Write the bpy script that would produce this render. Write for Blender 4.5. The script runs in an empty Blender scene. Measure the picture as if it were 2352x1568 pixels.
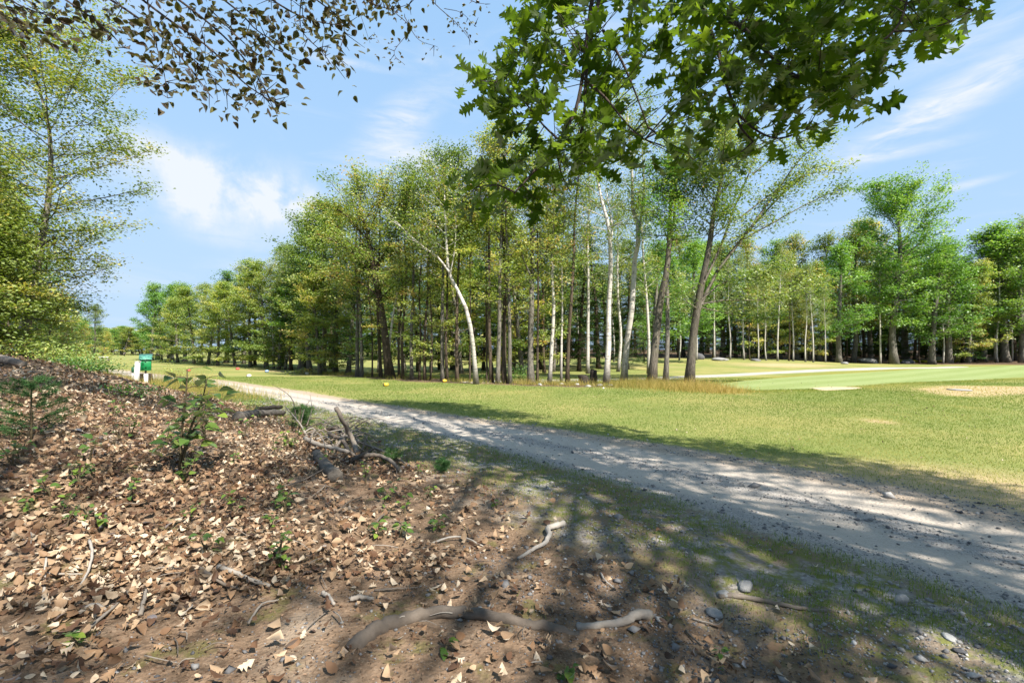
import bpy, math, random
import numpy as np
from mathutils import Vector, Matrix

R = math.radians
random.seed(7)
rng = np.random.default_rng(7)
scene = bpy.context.scene
COL = scene.collection

# ------------------------------------------------------------------ camera, sky, sun, exposure
F_PX, CX, HOR, CAM_Z = 1110.7, 1176.0, 800.0, 1.6      # photograph measured at 2352 x 1568
cam_d = bpy.data.cameras.new("camera")
cam_d.sensor_width = 36.0
cam_d.lens = 17.0
cam_d.shift_y = (HOR - 784.0) / 2352.0
cam_d.clip_start = 0.05
cam_d.clip_end = 2000.0
cam = bpy.data.objects.new("camera", cam_d)
cam.location = (0, 0, CAM_Z)
cam.rotation_euler = (R(90), 0, 0)
COL.objects.link(cam)
scene.camera = cam

SUN_EL = R(48)
SUN_H = Vector((0.62, -0.78, 0)).normalized()           # towards the sun, in plan
SUN_V = Vector((SUN_H.x * math.cos(SUN_EL), SUN_H.y * math.cos(SUN_EL), math.sin(SUN_EL)))
sun_d = bpy.data.lights.new("sun", 'SUN')
sun_d.energy = 3.9
sun_d.angle = R(0.53)
sun_d.color = (1.0, 0.95, 0.86)
sun = bpy.data.objects.new("sun", sun_d)
sun.rotation_euler = SUN_V.to_track_quat('Z', 'Y').to_euler()
sun.location = (30, -30, 60)
COL.objects.link(sun)

world = bpy.data.worlds.new("World")
scene.world = world
world.use_nodes = True


class NT:
    """small helper round a node tree"""
    def __init__(self, tree):
        self.t = tree
        tree.nodes.clear()

    def n(self, kind, inputs=None, **props):
        nd = self.t.nodes.new(kind)
        for k, v in props.items():
            setattr(nd, k, v)
        for k, v in (inputs or {}).items():
            s = nd.inputs[k]
            if hasattr(v, 'node') and hasattr(v, 'is_output'):
                self.t.links.new(v, s)
            elif hasattr(v, 'outputs'):
                self.t.links.new(v.outputs[0], s)
            else:
                if s.type == 'RGBA' and len(v) == 3:
                    v = (*v, 1)
                s.default_value = v
        return nd

    def m(self, op, a, b=0.0, c=0.0, clamp=False):
        nd = self.n('ShaderNodeMath', operation=op, use_clamp=clamp)
        for i, v in enumerate((a, b, c)):
            if isinstance(v, (int, float)):
                nd.inputs[i].default_value = v
            else:
                self.t.links.new(v if hasattr(v, 'is_output') else v.outputs[0], nd.inputs[i])
        return nd.outputs[0]

    def mix(self, fac, a, b, blend='MIX'):
        nd = self.n('ShaderNodeMix', data_type='RGBA', blend_type=blend)
        for i, v in ((0, fac), (6, a), (7, b)):
            if isinstance(v, (int, float)):
                nd.inputs[i].default_value = v
            elif isinstance(v, tuple):
                nd.inputs[i].default_value = (*v[:3], 1)
            else:
                self.t.links.new(v if hasattr(v, 'is_output') else v.outputs[0], nd.inputs[i])
        return nd.outputs[2]

    def ramp(self, fac, stops):
        nd = self.n('ShaderNodeValToRGB')
        cr = nd.color_ramp
        while len(cr.elements) < len(stops):
            cr.elements.new(0.5)
        for e, (p, c) in zip(cr.elements, stops):
            e.position = p
            e.color = (*c, 1) if isinstance(c, tuple) else (c, c, c, 1)
        self.t.links.new(fac if hasattr(fac, 'is_output') else fac.outputs[0], nd.inputs[0])
        return nd.outputs[0]

    def sm(self, x, lo, hi):
        nd = self.n('ShaderNodeMapRange', interpolation_type='SMOOTHSTEP')
        self.t.links.new(x if hasattr(x, 'is_output') else x.outputs[0], nd.inputs[0])
        nd.inputs[1].default_value = lo
        nd.inputs[2].default_value = hi
        return nd.outputs[0]

    def noise(self, vec, scale, detail=4, rough=0.55, dist=0.0):
        nd = self.n('ShaderNodeTexNoise', {'Scale': scale, 'Detail': detail, 'Roughness': rough, 'Distortion': dist})
        if vec is not None:
            self.t.links.new(vec if hasattr(vec, 'is_output') else vec.outputs[0], nd.inputs['Vector'])
        return nd.outputs[0]

    def attr(self, name):
        return self.n('ShaderNodeAttribute', attribute_name=name).outputs['Fac']


def build_world():
    w = NT(world.node_tree)
    sky = w.n('ShaderNodeTexSky', sky_type='NISHITA', sun_disc=False)
    sky.sun_elevation = SUN_EL
    sky.sun_rotation = math.atan2(SUN_H.x, SUN_H.y)
    sky.air_density = 1.0
    sky.dust_density = 0.6
    sky.ozone_density = 1.2
    tc = w.n('ShaderNodeTexCoord')
    sep = w.n('ShaderNodeSeparateXYZ', {'Vector': tc.outputs['Generated']})
    x, y, z = sep.outputs
    az = w.m('ARCTAN2', x, y)
    el = w.m('ARCSINE', z)
    ael = w.n('ShaderNodeCombineXYZ', {'X': az, 'Y': el})
    # soft warped coordinates for wisps (stretched along the azimuth)
    vec = w.n('ShaderNodeMapping', {'Vector': tc.outputs['Generated'], 'Scale': (2.2, 2.2, 9.0), 'Rotation': (0.25, 0.12, 0.3)})
    wisp = w.noise(vec, 2.0, 5, 0.58, 0.8)
    puff = w.noise(tc.outputs['Generated'], 9.0, 6, 0.6, 0.25)
    fine = w.noise(vec, 5.5, 5, 0.6, 0.5)
    total = w.m('MULTIPLY', w.sm(wisp, 0.48, 0.85), 0.38)
    # separate clouds and streaks, placed by direction
    blobs = [  # azimuth, elevation, half widths (deg), tilt (deg), strength, kind
        (-31.5, 15.2, 11.0, 5.2, -3, 0.95, 0), (-34.5, 17.9, 6.0, 2.6, -6, .7, 0), (-25.5, 15.2, 5.0, 3.2, 0, .8, 0), (-36, 13.5, 6, 2.2, 0, .6, 0), (-28, 16.5, 7, 3.6, 4, .7, 0), (-22.5, 14.8, 5, 2.6, 0, .7, 0),
        (-30, 11.2, 5, 1.2, 0, .35, 1), (-27, 8.6, 6, 1.0, 0, .35, 1),
        (-19.0, 29.2, 7.5, 0.5, -1, .75, 1), (-9.5, 30.3, 2.2, .45, 2, .6, 1),
        (-10.5, 21.0, 9.5, 2.4, 2, .95, 1), (-13.0, 24.5, 6.0, 2.8, 32, .85, 1), (-7, 18.2, 8.0, 2.6, 0, .85, 1),
        (41.5, 20.5, 10.5, 2.0, 20, 1.2, 1), (39.0, 17.6, 5.5, .7, -1, .65, 1), (43.0, 13.8, 3.2, .45, 6, .65, 1),
        (44.0, 25.0, 8.0, 1.3, 17, .5, 1), (36.5, 15.0, 5, .9, 3, .3, 1), (-24, 34.5, 10, 1.2, 12, .3, 1),
        (70, 24, 12, 3, 10, .7, 1), (-75, 20, 10, 4, 0, .8, 0), (120, 22, 14, 4, 6, .8, 0), (-130, 26, 13, 3, -8, .7, 1), (175, 18, 12, 4, 0, .8, 0)]
    for a, e, ha, he, tilt, st, kind in blobs:
        mp = w.n('ShaderNodeMapping', {'Vector': ael.outputs[0], 'Location': (R(a), R(e), 0), 'Rotation': (0, 0, R(tilt)), 'Scale': (R(ha), R(he), 1)}, vector_type='TEXTURE')
        ln = w.n('ShaderNodeVectorMath', {0: mp.outputs[0]}, operation='LENGTH')
        body = w.sm(ln.outputs['Value'], 1.25, 0.0)
        tex = w.sm(puff, 0.30, 0.72) if kind == 0 else w.sm(fine, 0.22, 0.8)
        total = w.m('ADD', total, w.m('MULTIPLY', w.m('MULTIPLY', body, tex), st))
    cl = w.m('MINIMUM', total, 0.86)
    up = w.sm(z, -0.02, 0.05)
    cl = w.m('MULTIPLY', cl, up)
    # sky brightness rolled off per channel, holding down the bright horizon
    roll = w.n('ShaderNodeVectorMath', {0: w.n('ShaderNodeVectorMath', {0: sky.outputs[0], 1: (2.95, 5.0, 9.0)}, operation='MULTIPLY').outputs[0],
                                        1: w.n('ShaderNodeVectorMath', {0: sky.outputs[0], 1: (1.62, 2.08, 2.8), 2: (1, 1, 1)}, operation='MULTIPLY_ADD').outputs[0]}, operation='DIVIDE')
    col = w.mix(cl, roll.outputs[0], (2.75, 2.85, 2.95))
    bg = w.n('ShaderNodeBackground', {'Color': col, 'Strength': 0.125})
    out = w.n('ShaderNodeOutputWorld')
    w.t.links.new(bg.outputs[0], out.inputs[0])


build_world()
vs = scene.view_settings
vs.view_transform = 'Standard'
vs.look = 'None'
vs.gamma = 1.0
vs.exposure = 1.45
vs.use_curve_mapping = False
scene.render.engine = 'CYCLES'
cy = scene.cycles
cy.use_denoising = True
cy.max_bounces = 6
cy.diffuse_bounces = 3
cy.glossy_bounces = 2
cy.transmission_bounces = 3
cy.transparent_max_bounces = 6
cy.caustics_reflective = False
cy.caustics_refractive = False
cy.sample_clamp_indirect = 6.0
world.cycles.sampling_method = "MANUAL"
world.cycles.sample_map_resolution = 512
cy.use_adaptive_sampling = True
cy.adaptive_threshold = 0.02


# ------------------------------------------------------------------ helpers
def tag(o, label=None, cat=None, group=None, kind=None):
    if label:
        o["label"] = label
    if cat:
        o["category"] = cat
    if group:
        o["group"] = group
    if kind:
        o["kind"] = kind
    return o


def mk_mesh(name, verts, faces, attrs=None, mat=None, smooth=True):
    """verts (n,3); faces: list of int arrays (m,3) or (m,4)"""
    me = bpy.data.meshes.new(name)
    verts = np.ascontiguousarray(verts, np.float32)
    if not isinstance(faces, (list, tuple)):
        faces = [faces]
    faces = [np.asarray(f, np.int32) for f in faces if len(f)]
    me.vertices.add(len(verts))
    me.vertices.foreach_set('co', verts.ravel())
    nl = sum(f.size for f in faces)
    nf = sum(len(f) for f in faces)
    me.loops.add(nl)
    me.polygons.add(nf)
    me.loops.foreach_set('vertex_index', np.concatenate([f.ravel() for f in faces]) if faces else np.zeros(0, np.int32))
    starts, tot = [], 0
    for f in faces:
        starts.append(tot + np.arange(len(f), dtype=np.int32) * f.shape[1])
        tot += f.size
    me.polygons.foreach_set('loop_start', np.concatenate(starts))
    me.update(calc_edges=True)
    if smooth:
        me.polygons.foreach_set('use_smooth', np.ones(nf, bool))
    for k, v in (attrs or {}).items():
        a = me.attributes.new(k, 'FLOAT', 'POINT')
        a.data.foreach_set('value', np.ascontiguousarray(v, np.float32))
    if mat:
        me.materials.append(mat)
    return me


def mk_obj(name, me, parent=None, loc=None):
    o = bpy.data.objects.new(name, me)
    COL.objects.link(o)
    if parent:
        o.parent = parent
    if loc is not None:
        o.location = loc
    return o


def empty(name, loc, label=None, cat=None, group=None, rz=0.0, sc=1.0):
    o = bpy.data.objects.new(name, None)
    o.empty_display_size = 0.2
    COL.objects.link(o)
    o.location = loc
    o.rotation_euler = (0, 0, rz)
    o.scale = (sc, sc, sc)
    return tag(o, label, cat, group)


class MB:
    """collects geometry for one mesh"""
    def __init__(self):
        self.v, self.f, self.a, self.n = [], [], [], 0

    def add(self, v, faces, tint=0.5):
        v = np.asarray(v, float)
        for f in (faces if isinstance(faces, list) else [faces]):
            if len(f):
                self.f.append(np.asarray(f, np.int64) + self.n)
        self.v.append(v)
        self.a.append(np.full(len(v), tint) if np.isscalar(tint) else np.asarray(tint, float))
        self.n += len(v)

    def mesh(self, name, mat, smooth=True):
        if not self.v:
            return None
        by = {}
        for f in self.f:
            by.setdefault(f.shape[1], []).append(f)
        return mk_mesh(name, np.concatenate(self.v), [np.concatenate(x) for x in by.values()], {'tint': np.concatenate(self.a)}, mat, smooth)


def tube(pts, rad, k=6, cap=True, wob=0.0, rg=None):
    pts = np.asarray(pts, float)
    n = len(pts)
    rad = np.broadcast_to(np.asarray(rad, float), (n,)).copy()
    tg = np.gradient(pts, axis=0)
    tg /= np.linalg.norm(tg, axis=1, keepdims=True) + 1e-9
    ref = np.array([0, 0, 1.0]) if abs(tg[0, 2]) < 0.8 else np.array([1.0, 0, 0])
    u = np.cross(tg[0], ref)
    u /= np.linalg.norm(u)
    ang = np.linspace(0, 2 * math.pi, k, endpoint=False)
    V = np.zeros((n, k, 3))
    for i in range(n):
        u = u - tg[i] * np.dot(u, tg[i])
        u /= np.linalg.norm(u) + 1e-9
        w = np.cross(tg[i], u)
        r = rad[i] * (1 + (wob * (rg or rng).standard_normal(k) if wob else 0))
        V[i] = pts[i] + (np.cos(ang) * r)[:, None] * u + (np.sin(ang) * r)[:, None] * w
    i, j = np.meshgrid(np.arange(n - 1), np.arange(k), indexing='ij')
    a = (i * k + j).ravel()
    b = (i * k + (j + 1) % k).ravel()
    Q = np.stack([a, b, b + k, a + k], 1)
    V = V.reshape(-1, 3)
    if not cap:
        return V, [Q]
    V = np.vstack([V, pts[0], pts[-1]])
    jj = np.arange(k)
    T = np.vstack([np.stack([np.full(k, n * k), (jj + 1) % k, jj], 1),
                   np.stack([np.full(k, n * k + 1), (n - 1) * k + jj, (n - 1) * k + (jj + 1) % k], 1)])
    return V, [Q, T]


def spline(pts, n):
    """Catmull-Rom through pts, n samples"""
    p = np.asarray(pts, float)
    p = np.vstack([2 * p[0] - p[1], p, 2 * p[-1] - p[-2]])
    m = len(p) - 3
    out = []
    for s in np.linspace(0, m - 1e-6, n):
        i = int(s)
        t = s - i
        a, b, c, d = p[i:i + 4]
        out.append(0.5 * (2 * b + (c - a) * t + (2 * a - 5 * b + 4 * c - d) * t * t + (3 * b - a - 3 * c + d) * t ** 3))
    return np.array(out)


def prisms(a, b, ra, rb):
    """many straight three-sided twigs at once"""
    n = len(a)
    d = b - a
    d /= np.linalg.norm(d, axis=1, keepdims=True) + 1e-9
    ref = np.where(np.abs(d[:, 2:3]) < 0.8, [[0, 0, 1.0]], [[1.0, 0, 0]])
    u = np.cross(d, ref)
    u /= np.linalg.norm(u, axis=1, keepdims=True) + 1e-9
    w = np.cross(d, u)
    V = np.zeros((n, 6, 3))
    for k in range(3):
        c, s = math.cos(k * 2.0944), math.sin(k * 2.0944)
        V[:, k] = a + (u * c + w * s) * ra[:, None]
        V[:, 3 + k] = b + (u * c + w * s) * rb[:, None]
    base = (np.arange(n) * 6)[:, None]
    Q = np.concatenate([base + np.array([[0, 1, 4, 3]]), base + np.array([[1, 2, 5, 4]]), base + np.array([[2, 0, 3, 5]])])
    return V.reshape(-1, 3), Q


def hash2(ix, iy, seed):
    h = (ix.astype(np.int64) * 374761393 + iy.astype(np.int64) * 668265263 + seed * 1442695041) & 0xFFFFFFFF
    h = ((h ^ (h >> 13)) * 1274126177) & 0xFFFFFFFF
    return ((h ^ (h >> 16)) & 0xFFFF) / 65535.0


def vnoise(x, y, seed=0):
    x, y = np.asarray(x, float), np.asarray(y, float)
    ix, iy = np.floor(x), np.floor(y)
    fx, fy = x - ix, y - iy
    fx, fy = fx * fx * (3 - 2 * fx), fy * fy * (3 - 2 * fy)
    a, b = hash2(ix, iy, seed), hash2(ix + 1, iy, seed)
    c, d = hash2(ix, iy + 1, seed), hash2(ix + 1, iy + 1, seed)
    return (a * (1 - fx) + b * fx) * (1 - fy) + (c * (1 - fx) + d * fx) * fy


def fbm(x, y, seed=0, o=3):
    s, a, t = 0, 1.0, 0
    for k in range(o):
        s = s + a * vnoise(x * 2 ** k, y * 2 ** k, seed + 17 * k)
        t += a
        a *= 0.5
    return s / t


def sstep(x, lo, hi):
    t = np.clip((np.asarray(x, float) - lo) / (hi - lo), 0, 1)
    return t * t * (3 - 2 * t)


# ------------------------------------------------------------------ lie of the land
DT, DN = np.array([-0.66, 0.7513]), np.array([0.7513, 0.66])     # along and across the gravel path
LT = [-30, -3, 0.2, 1.2, 5.2, 7.6, 14, 23, 30, 45, 70, 120]
LN = [3.0, 3.8, 4.05, 4.45, 4.8, 4.8, 4.6, 3.7, 2.8, 0.4, -5, -18]
RT = [-30, -3, 0.3, 2.1, 3.9, 6.5, 8, 10.5, 13.3, 18.4, 23.6, 27, 34, 45, 70, 120]
RN = [6.0, 6.5, 6.8, 7.3, 7.25, 7.05, 6.75, 6.6, 6.35, 6.0, 5.3, 4.9, 3.9, 2.2, -3.2, -16]


def nt(x, y):
    x, y = np.asarray(x, float), np.asarray(y, float)
    return x * DN[0] + y * DN[1], x * DT[0] + y * DT[1]


def path_edges(t):
    nl = (np.interp(t - 1, LT, LN) + np.interp(t, LT, LN) + np.interp(t + 1, LT, LN)) / 3
    nr = (np.interp(t - 1, RT, RN) + np.interp(t, RT, RN) + np.interp(t + 1, RT, RN)) / 3
    return nl, nr


def height(x, y):
    x, y = np.asarray(x, float), np.asarray(y, float)
    n, t = nt(x, y)
    nl, nr = path_edges(t)
    s = nl - n
    g = np.interp(s, [-1, 0.6, 1.4, 2.4, 4.0, 5.0, 6.5, 9, 15, 40], [0, 0, .10, .36, .93, 1.25, 1.5, 1.75, 2.1, 2.6])
    g = (g + np.interp(s - .3, [-1, 0.6, 1.4, 2.4, 4.0, 5.0, 6.5, 9, 15, 40], [0, 0, .10, .36, .93, 1.25, 1.5, 1.75, 2.1, 2.6])) / 2
    A = np.interp(t, [-20, -1, 1, 3.3, 6, 10, 13, 22, 34, 60, 90], [0, 0, .03, .16, .48, .84, 1, 1, .5, .12, 0])
    z = g * A
    d = np.hypot(x, y)
    # rising fairway beyond the grove on the right
    z = z + 0.55 * sstep(y, 33, 50) * sstep(x, -4, 9) * (1 - sstep(x, 24, 38))
    z = z + 0.5 * sstep(y, 52, 75) * sstep(x, 0, 10)
    # tee bump and gentle swells
    z = z + 0.10 * np.exp(-(((x + 9) / 9) ** 2 + ((y - 24) / 5) ** 2))
    z = z + (fbm(x * .07 + 3, y * .07 + 9, 5) - .5) * .22 * sstep(d, 10, 30) * sstep(n, 7, 10)
    # small unevenness on the near floor, ruts on the path
    fl = sstep(s, 0.1, 1.2)
    near = 1 - sstep(d, 14, 22)
    z = z + near * ((fbm(x * 1.3, y * 1.3, 11) - .5) * .11 * fl + (fbm(x * 6, y * 6, 23) - .5) * .035 * (.35 + .65 * fl))
    u = (n - nl) / (nr - nl)
    rut = np.exp(-((u - .26) / .1) ** 2) + np.exp(-((u - .62) / .1) ** 2)
    z = z - 0.03 * rut * ((u > 0) & (u < 1))
    # low bank at the far lip of the putting green
    return z


def h1(x, y):
    return float(height(np.array([x]), np.array([y]))[0])


def pix(px, py, depth):
    return np.array([(px - CX) / F_PX * depth, depth, CAM_Z + (HOR - py) / F_PX * depth])


_DEP = np.concatenate([np.arange(1.2, 12, .02), np.arange(12, 40, .06), np.arange(40, 240, .3)])


def gp(px, py):
    """where the ray through a pixel of the photograph meets the ground"""
    X = (px - CX) / F_PX * _DEP
    Z = CAM_Z + (HOR - py) / F_PX * _DEP
    H = height(X, _DEP)
    i = int(np.argmax(Z <= H)) if np.any(Z <= H) else len(_DEP) - 1
    return np.array([X[i], _DEP[i], H[i]])


def at_depth(px, depth):
    x = (px - CX) / F_PX * depth
    return np.array([x, depth, h1(x, depth)])


def to_px(p):
    p = np.atleast_2d(p)
    y = np.where(np.abs(p[:, 1]) < 1e-3, 1e-3, p[:, 1])
    return np.stack([CX + p[:, 0] / y * F_PX, HOR - (p[:, 2] - CAM_Z) / y * F_PX, p[:, 1]], 1)


def lerp_col(a, b, t):
    return tuple(a[i] * (1 - t) + b[i] * t for i in range(3))


# ------------------------------------------------------------------ materials
def new_mat(name):
    m = bpy.data.materials.new(name)
    m.use_nodes = True
    return m, NT(m.node_tree)


def finish(w, shader, disp=None):
    out = w.n('ShaderNodeOutputMaterial')
    w.t.links.new(shader.outputs[0], out.inputs[0])


def leaf_mat(name, stops, trans=0.38, rv=0.42, gloss=0.0, tgain=1.35, vein=False, gain=1.0):
    m, w = new_mat(name)
    t = w.attr('tint')
    oi = w.n('ShaderNodeObjectInfo')
    t2 = w.m('ADD', t, w.m('MULTIPLY', w.m('SUBTRACT', oi.outputs['Random'], 0.5), rv), clamp=True)
    c = w.ramp(t2, [(p_, tuple(min(.6, q_ * gain) for q_ in c_)) for p_, c_ in stops])
    val = w.m('ADD', 0.88, w.m('MULTIPLY', w.m('FRACT', w.m('MULTIPLY', oi.outputs['Random'], 7.31)), 0.24))
    c = w.n('ShaderNodeHueSaturation', {'Color': c, 'Value': val}).outputs[0]
    if vein:
        tc = w.n('ShaderNodeTexCoord')
        nz = w.noise(tc.outputs['Object'], 18, 4, 0.6)
        c = w.mix(w.m('MULTIPLY', w.sm(nz, 0.45, 0.75), 0.45), c, (0.09, 0.035, 0.01))
    tcx = w.mix(1.0, c, (tgain, tgain * 1.02, tgain * 0.55), 'MULTIPLY')
    d = w.n('ShaderNodeBsdfDiffuse', {'Color': c})
    tr = w.n('ShaderNodeBsdfTranslucent', {'Color': tcx})
    sh = w.n('ShaderNodeMixShader', {0: trans, 1: d.outputs[0], 2: tr.outputs[0]})
    if gloss:
        g = w.n('ShaderNodeBsdfGlossy', {'Color': (1, 1, 1), 'Roughness': 0.55})
        fr = w.n('ShaderNodeFresnel', {'IOR': 1.4})
        sh = w.n('ShaderNodeMixShader', {0: w.m('MULTIPLY', fr.outputs[0], gloss), 1: sh.outputs[0], 2: g.outputs[0]})
    finish(w, sh)
    return m


def bark_mat(name, dark, light, scale=1.0, moss=0.0):
    m, w = new_mat(name)
    tc = w.n('ShaderNodeTexCoord')
    mp = w.n('ShaderNodeMapping', {'Vector': tc.outputs['Object'], 'Scale': (9 * scale, 9 * scale, 1.6 * scale)})
    n1 = w.noise(mp, 2.2, 7, 0.68, 0.6)
    n2 = w.noise(tc.outputs['Object'], 1.7 * scale, 4, 0.6)
    f = w.m('ADD', w.m('MULTIPLY', w.sm(n1, .32, .68), .7), w.m('MULTIPLY', w.sm(n2, .35, .7), .3))
    oi = w.n('ShaderNodeObjectInfo')
    c = w.mix(f, dark, light)
    c = w.n('ShaderNodeHueSaturation', {'Color': c, 'Value': w.m('ADD', .8, w.m('MULTIPLY', oi.outputs['Random'], .4))}).outputs[0]
    if moss:
        c = w.mix(w.m('MULTIPLY', w.sm(n2, .5, .72), moss), c, (0.10, 0.12, 0.05))
    b = w.n('ShaderNodeBump', {'Strength': 0.8, 'Distance': 0.03 / scale, 'Height': n1})
    p = w.n('ShaderNodeBsdfPrincipled', {'Base Color': c, 'Roughness': 0.9, 'Normal': b})
    p.inputs['Specular IOR Level'].default_value = 0.15
    finish(w, p)
    return m


def birch_mat(name):
    m, w = new_mat(name)
    tc = w.n('ShaderNodeTexCoord')
    mp = w.n('ShaderNodeMapping', {'Vector': tc.outputs['Object'], 'Scale': (2.2, 2.2, 16)})
    n1 = w.noise(mp, 1.5, 5, 0.65, 0.3)
    mp2 = w.n('ShaderNodeMapping', {'Vector': tc.outputs['Object'], 'Scale': (3, 3, 2.2), 'Location': (3, 1, 7)})
    n2 = w.noise(mp2, 1.3, 6, 0.7)
    c = w.mix(w.sm(n1, .54, .64), (0.50, 0.46, 0.405), (0.08, 0.068, 0.06))
    c = w.mix(w.m('MULTIPLY', w.sm(n2, .52, .66), .85), c, (0.21, 0.18, 0.155))
    sep = w.n('ShaderNodeSeparateXYZ', {'Vector': tc.outputs['Object']})
    low = w.m('ADD', sep.outputs[2], w.m('MULTIPLY', n2, 1.6))
    c = w.mix(w.sm(low, 2.1, 0.7), c, (0.11, 0.10, 0.09))
    b = w.n('ShaderNodeBump', {'Strength': 0.5, 'Distance': 0.02, 'Height': n2})
    p = w.n('ShaderNodeBsdfPrincipled', {'Base Color': c, 'Roughness': 0.75, 'Normal': b})
    finish(w, p)
    return m


def tint_mat(name, stops, rough=0.85, scale=25.0, bump=0.4, rv=0.6, spec=.25, dist=.01):
    """pieces with their own tint plus a little grain"""
    m, w = new_mat(name)
    tc = w.n('ShaderNodeTexCoord')
    oi = w.n('ShaderNodeObjectInfo')
    t = w.m('ADD', w.attr('tint'), w.m('MULTIPLY', w.m('SUBTRACT', oi.outputs['Random'], 0.5), rv), clamp=True)
    nz = w.noise(tc.outputs['Object'], scale, 5, 0.65)
    t = w.m('ADD', t, w.m('MULTIPLY', w.m('SUBTRACT', nz, .5), .5), clamp=True)
    c = w.ramp(t, stops)
    b = w.n('ShaderNodeBump', {'Strength': bump, 'Distance': dist, 'Height': nz})
    p = w.n('ShaderNodeBsdfPrincipled', {'Base Color': c, 'Roughness': rough, 'Normal': b})
    p.inputs['Specular IOR Level'].default_value = spec
    finish(w, p)
    return m


def paint_mat(name, col, rough=0.45, wear=(.3, .28, .25), amt=.35, scale=6):
    m, w = new_mat(name)
    tc = w.n('ShaderNodeTexCoord')
    nz = w.noise(tc.outputs['Object'], scale, 6, 0.7)
    c = w.mix(w.m('MULTIPLY', w.sm(nz, .52, .72), amt), col, wear)
    p = w.n('ShaderNodeBsdfPrincipled', {'Base Color': c, 'Roughness': rough})
    finish(w, p)
    return m


M = {}
M['maple'] = leaf_mat('maple_foliage', [(0, (.035, .085, .012)), (.45, (.075, .15, .022)), (.8, (.13, .21, .035)), (1, (.19, .25, .05))], gain=1.9, gloss=.1)
M['olive'] = leaf_mat('olive_foliage', [(0, (.045, .08, .014)), (.4, (.10, .145, .03)), (.75, (.18, .20, .056)), (.93, (.25, .235, .08)), (1, (.29, .18, .06))], gain=1.95, gloss=.1)
M['yellow'] = leaf_mat('yellowing_foliage', [(0, (.06, .10, .018)), (.4, (.13, .175, .035)), (.8, (.24, .25, .065)), (.95, (.30, .27, .09)), (1, (.34, .22, .08))], gain=1.9, gloss=.1)
M['birch'] = leaf_mat('birch_foliage', [(0, (.055, .085, .018)), (.5, (.105, .14, .03)), (.85, (.18, .195, .05)), (1, (.27, .22, .06))], gain=2.0, gloss=.1)
M['hemlock'] = leaf_mat('hemlock_foliage', [(0, (.014, .035, .010)), (.5, (.034, .07, .018)), (1, (.085, .13, .03))], trans=.2, gain=1.4)
M['pine'] = leaf_mat('pine_needles', [(0, (.02, .055, .02)), (.5, (.045, .10, .035)), (1, (.10, .16, .06))], trans=.2, gain=1.3)
M['blue'] = leaf_mat('blue_spruce_needles', [(0, (.10, .13, .13)), (1, (.30, .34, .33))], trans=.15)
M['purple'] = leaf_mat('purple_foliage', [(0, (.03, .012, .02)), (1, (.10, .04, .06))], trans=.2)
M['oak'] = leaf_mat('oak_leaf', [(0, (.024, .046, .004)), (.5, (.052, .09, .007)), (1, (.105, .15, .011))], trans=.55, rv=.5, gloss=.12, tgain=2.3)
M['beech'] = leaf_mat('beech_leaf', [(0, (.05, .03, .018)), (.35, (.075, .055, .02)), (.7, (.085, .085, .02)), (1, (.16, .14, .025))], trans=.3, rv=.6, gloss=.4)
M['sapling'] = leaf_mat('sapling_leaf', [(0, (.04, .09, .02)), (.5, (.09, .17, .03)), (1, (.20, .28, .04))], trans=.42, rv=.6, gloss=.4)
M['dryleaf'] = leaf_mat('dry_leaf', [(0, (.045, .026, .017)), (.25, (.115, .062, .036)), (.45, (.21, .128, .073)), (.7, (.37, .26, .165)), (1, (.56, .46, .35))], trans=.16, rv=.9, gloss=.3, tgain=1.1, vein=True, gain=1.1)
M['grass'] = leaf_mat('grass_blades', [(0, (.06, .11, .018)), (.4, (.115, .165, .038)), (.7, (.185, .215, .065)), (1, (.34, .29, .12))], trans=.35, rv=0, gain=1.22)
M['drygrass'] = leaf_mat('dry_grass_blades', [(0, (.15, .17, .04)), (.4, (.30, .24, .08)), (1, (.46, .32, .13))], trans=.35, rv=0, gain=1.35)
M['fern'] = leaf_mat('fern_fronds', [(0, (.20, .22, .03)), (1, (.42, .36, .05))], trans=.4, rv=.3)
M['bark_grey'] = bark_mat('grey_bark', (.07, .062, .052), (.24, .215, .18))
M['bark_brown'] = bark_mat('brown_bark', (.035, .027, .02), (.14, .105, .075))
M['bark_moss'] = bark_mat('mossy_grey_bark', (.06, .05, .04), (.22, .19, .15), moss=.55)
M['bark_oak'] = bark_mat('oak_bark', (.03, .022, .017), (.11, .085, .07), scale=2.0)
M['bark_birch'] = birch_mat('birch_bark')
M['dead'] = tint_mat('weathered_wood', [(0, (.05, .04, .032)), (.4, (.15, .12, .095)), (.75, (.25, .215, .18)), (1, (.34, .305, .265))], scale=14, bump=.7, dist=.012)
M['rot'] = tint_mat('rotten_wood', [(0, (.018, .014, .011)), (.5, (.06, .048, .038)), (1, (.2, .18, .155))], scale=11, bump=1.0, dist=.03)
M['stone'] = tint_mat('stone', [(0, (.07, .07, .075)), (.4, (.16, .155, .155)), (.8, (.30, .29, .275)), (1, (.46, .44, .41))], scale=9, bump=.6, dist=.015, spec=.3)
M['pebble'] = tint_mat('pebble', [(0, (.07, .068, .072)), (.35, (.155, .15, .15)), (.7, (.28, .265, .25)), (1, (.5, .47, .44))], scale=30, bump=.2, rv=0, spec=.3)
M['soilbit'] = tint_mat('litter_crumb', [(0, (.035, .022, .014)), (.5, (.11, .065, .04)), (1, (.28, .18, .12))], scale=30, bump=.2, rv=0, spec=.1)
M['stem'] = tint_mat('green_brown_stem', [(0, (.05, .035, .02)), (1, (.16, .13, .07))], scale=30, rv=.3)
M['green_paint'] = paint_mat('green_paint', (.006, .19, .055), .4, (.01, .28, .10), .5, 5)
M['green_roof'] = paint_mat('faded_green_paint', (.10, .30, .22), .32, (.35, .5, .45), .5, 4)  # lid green, paler and bluer than the box body
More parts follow.
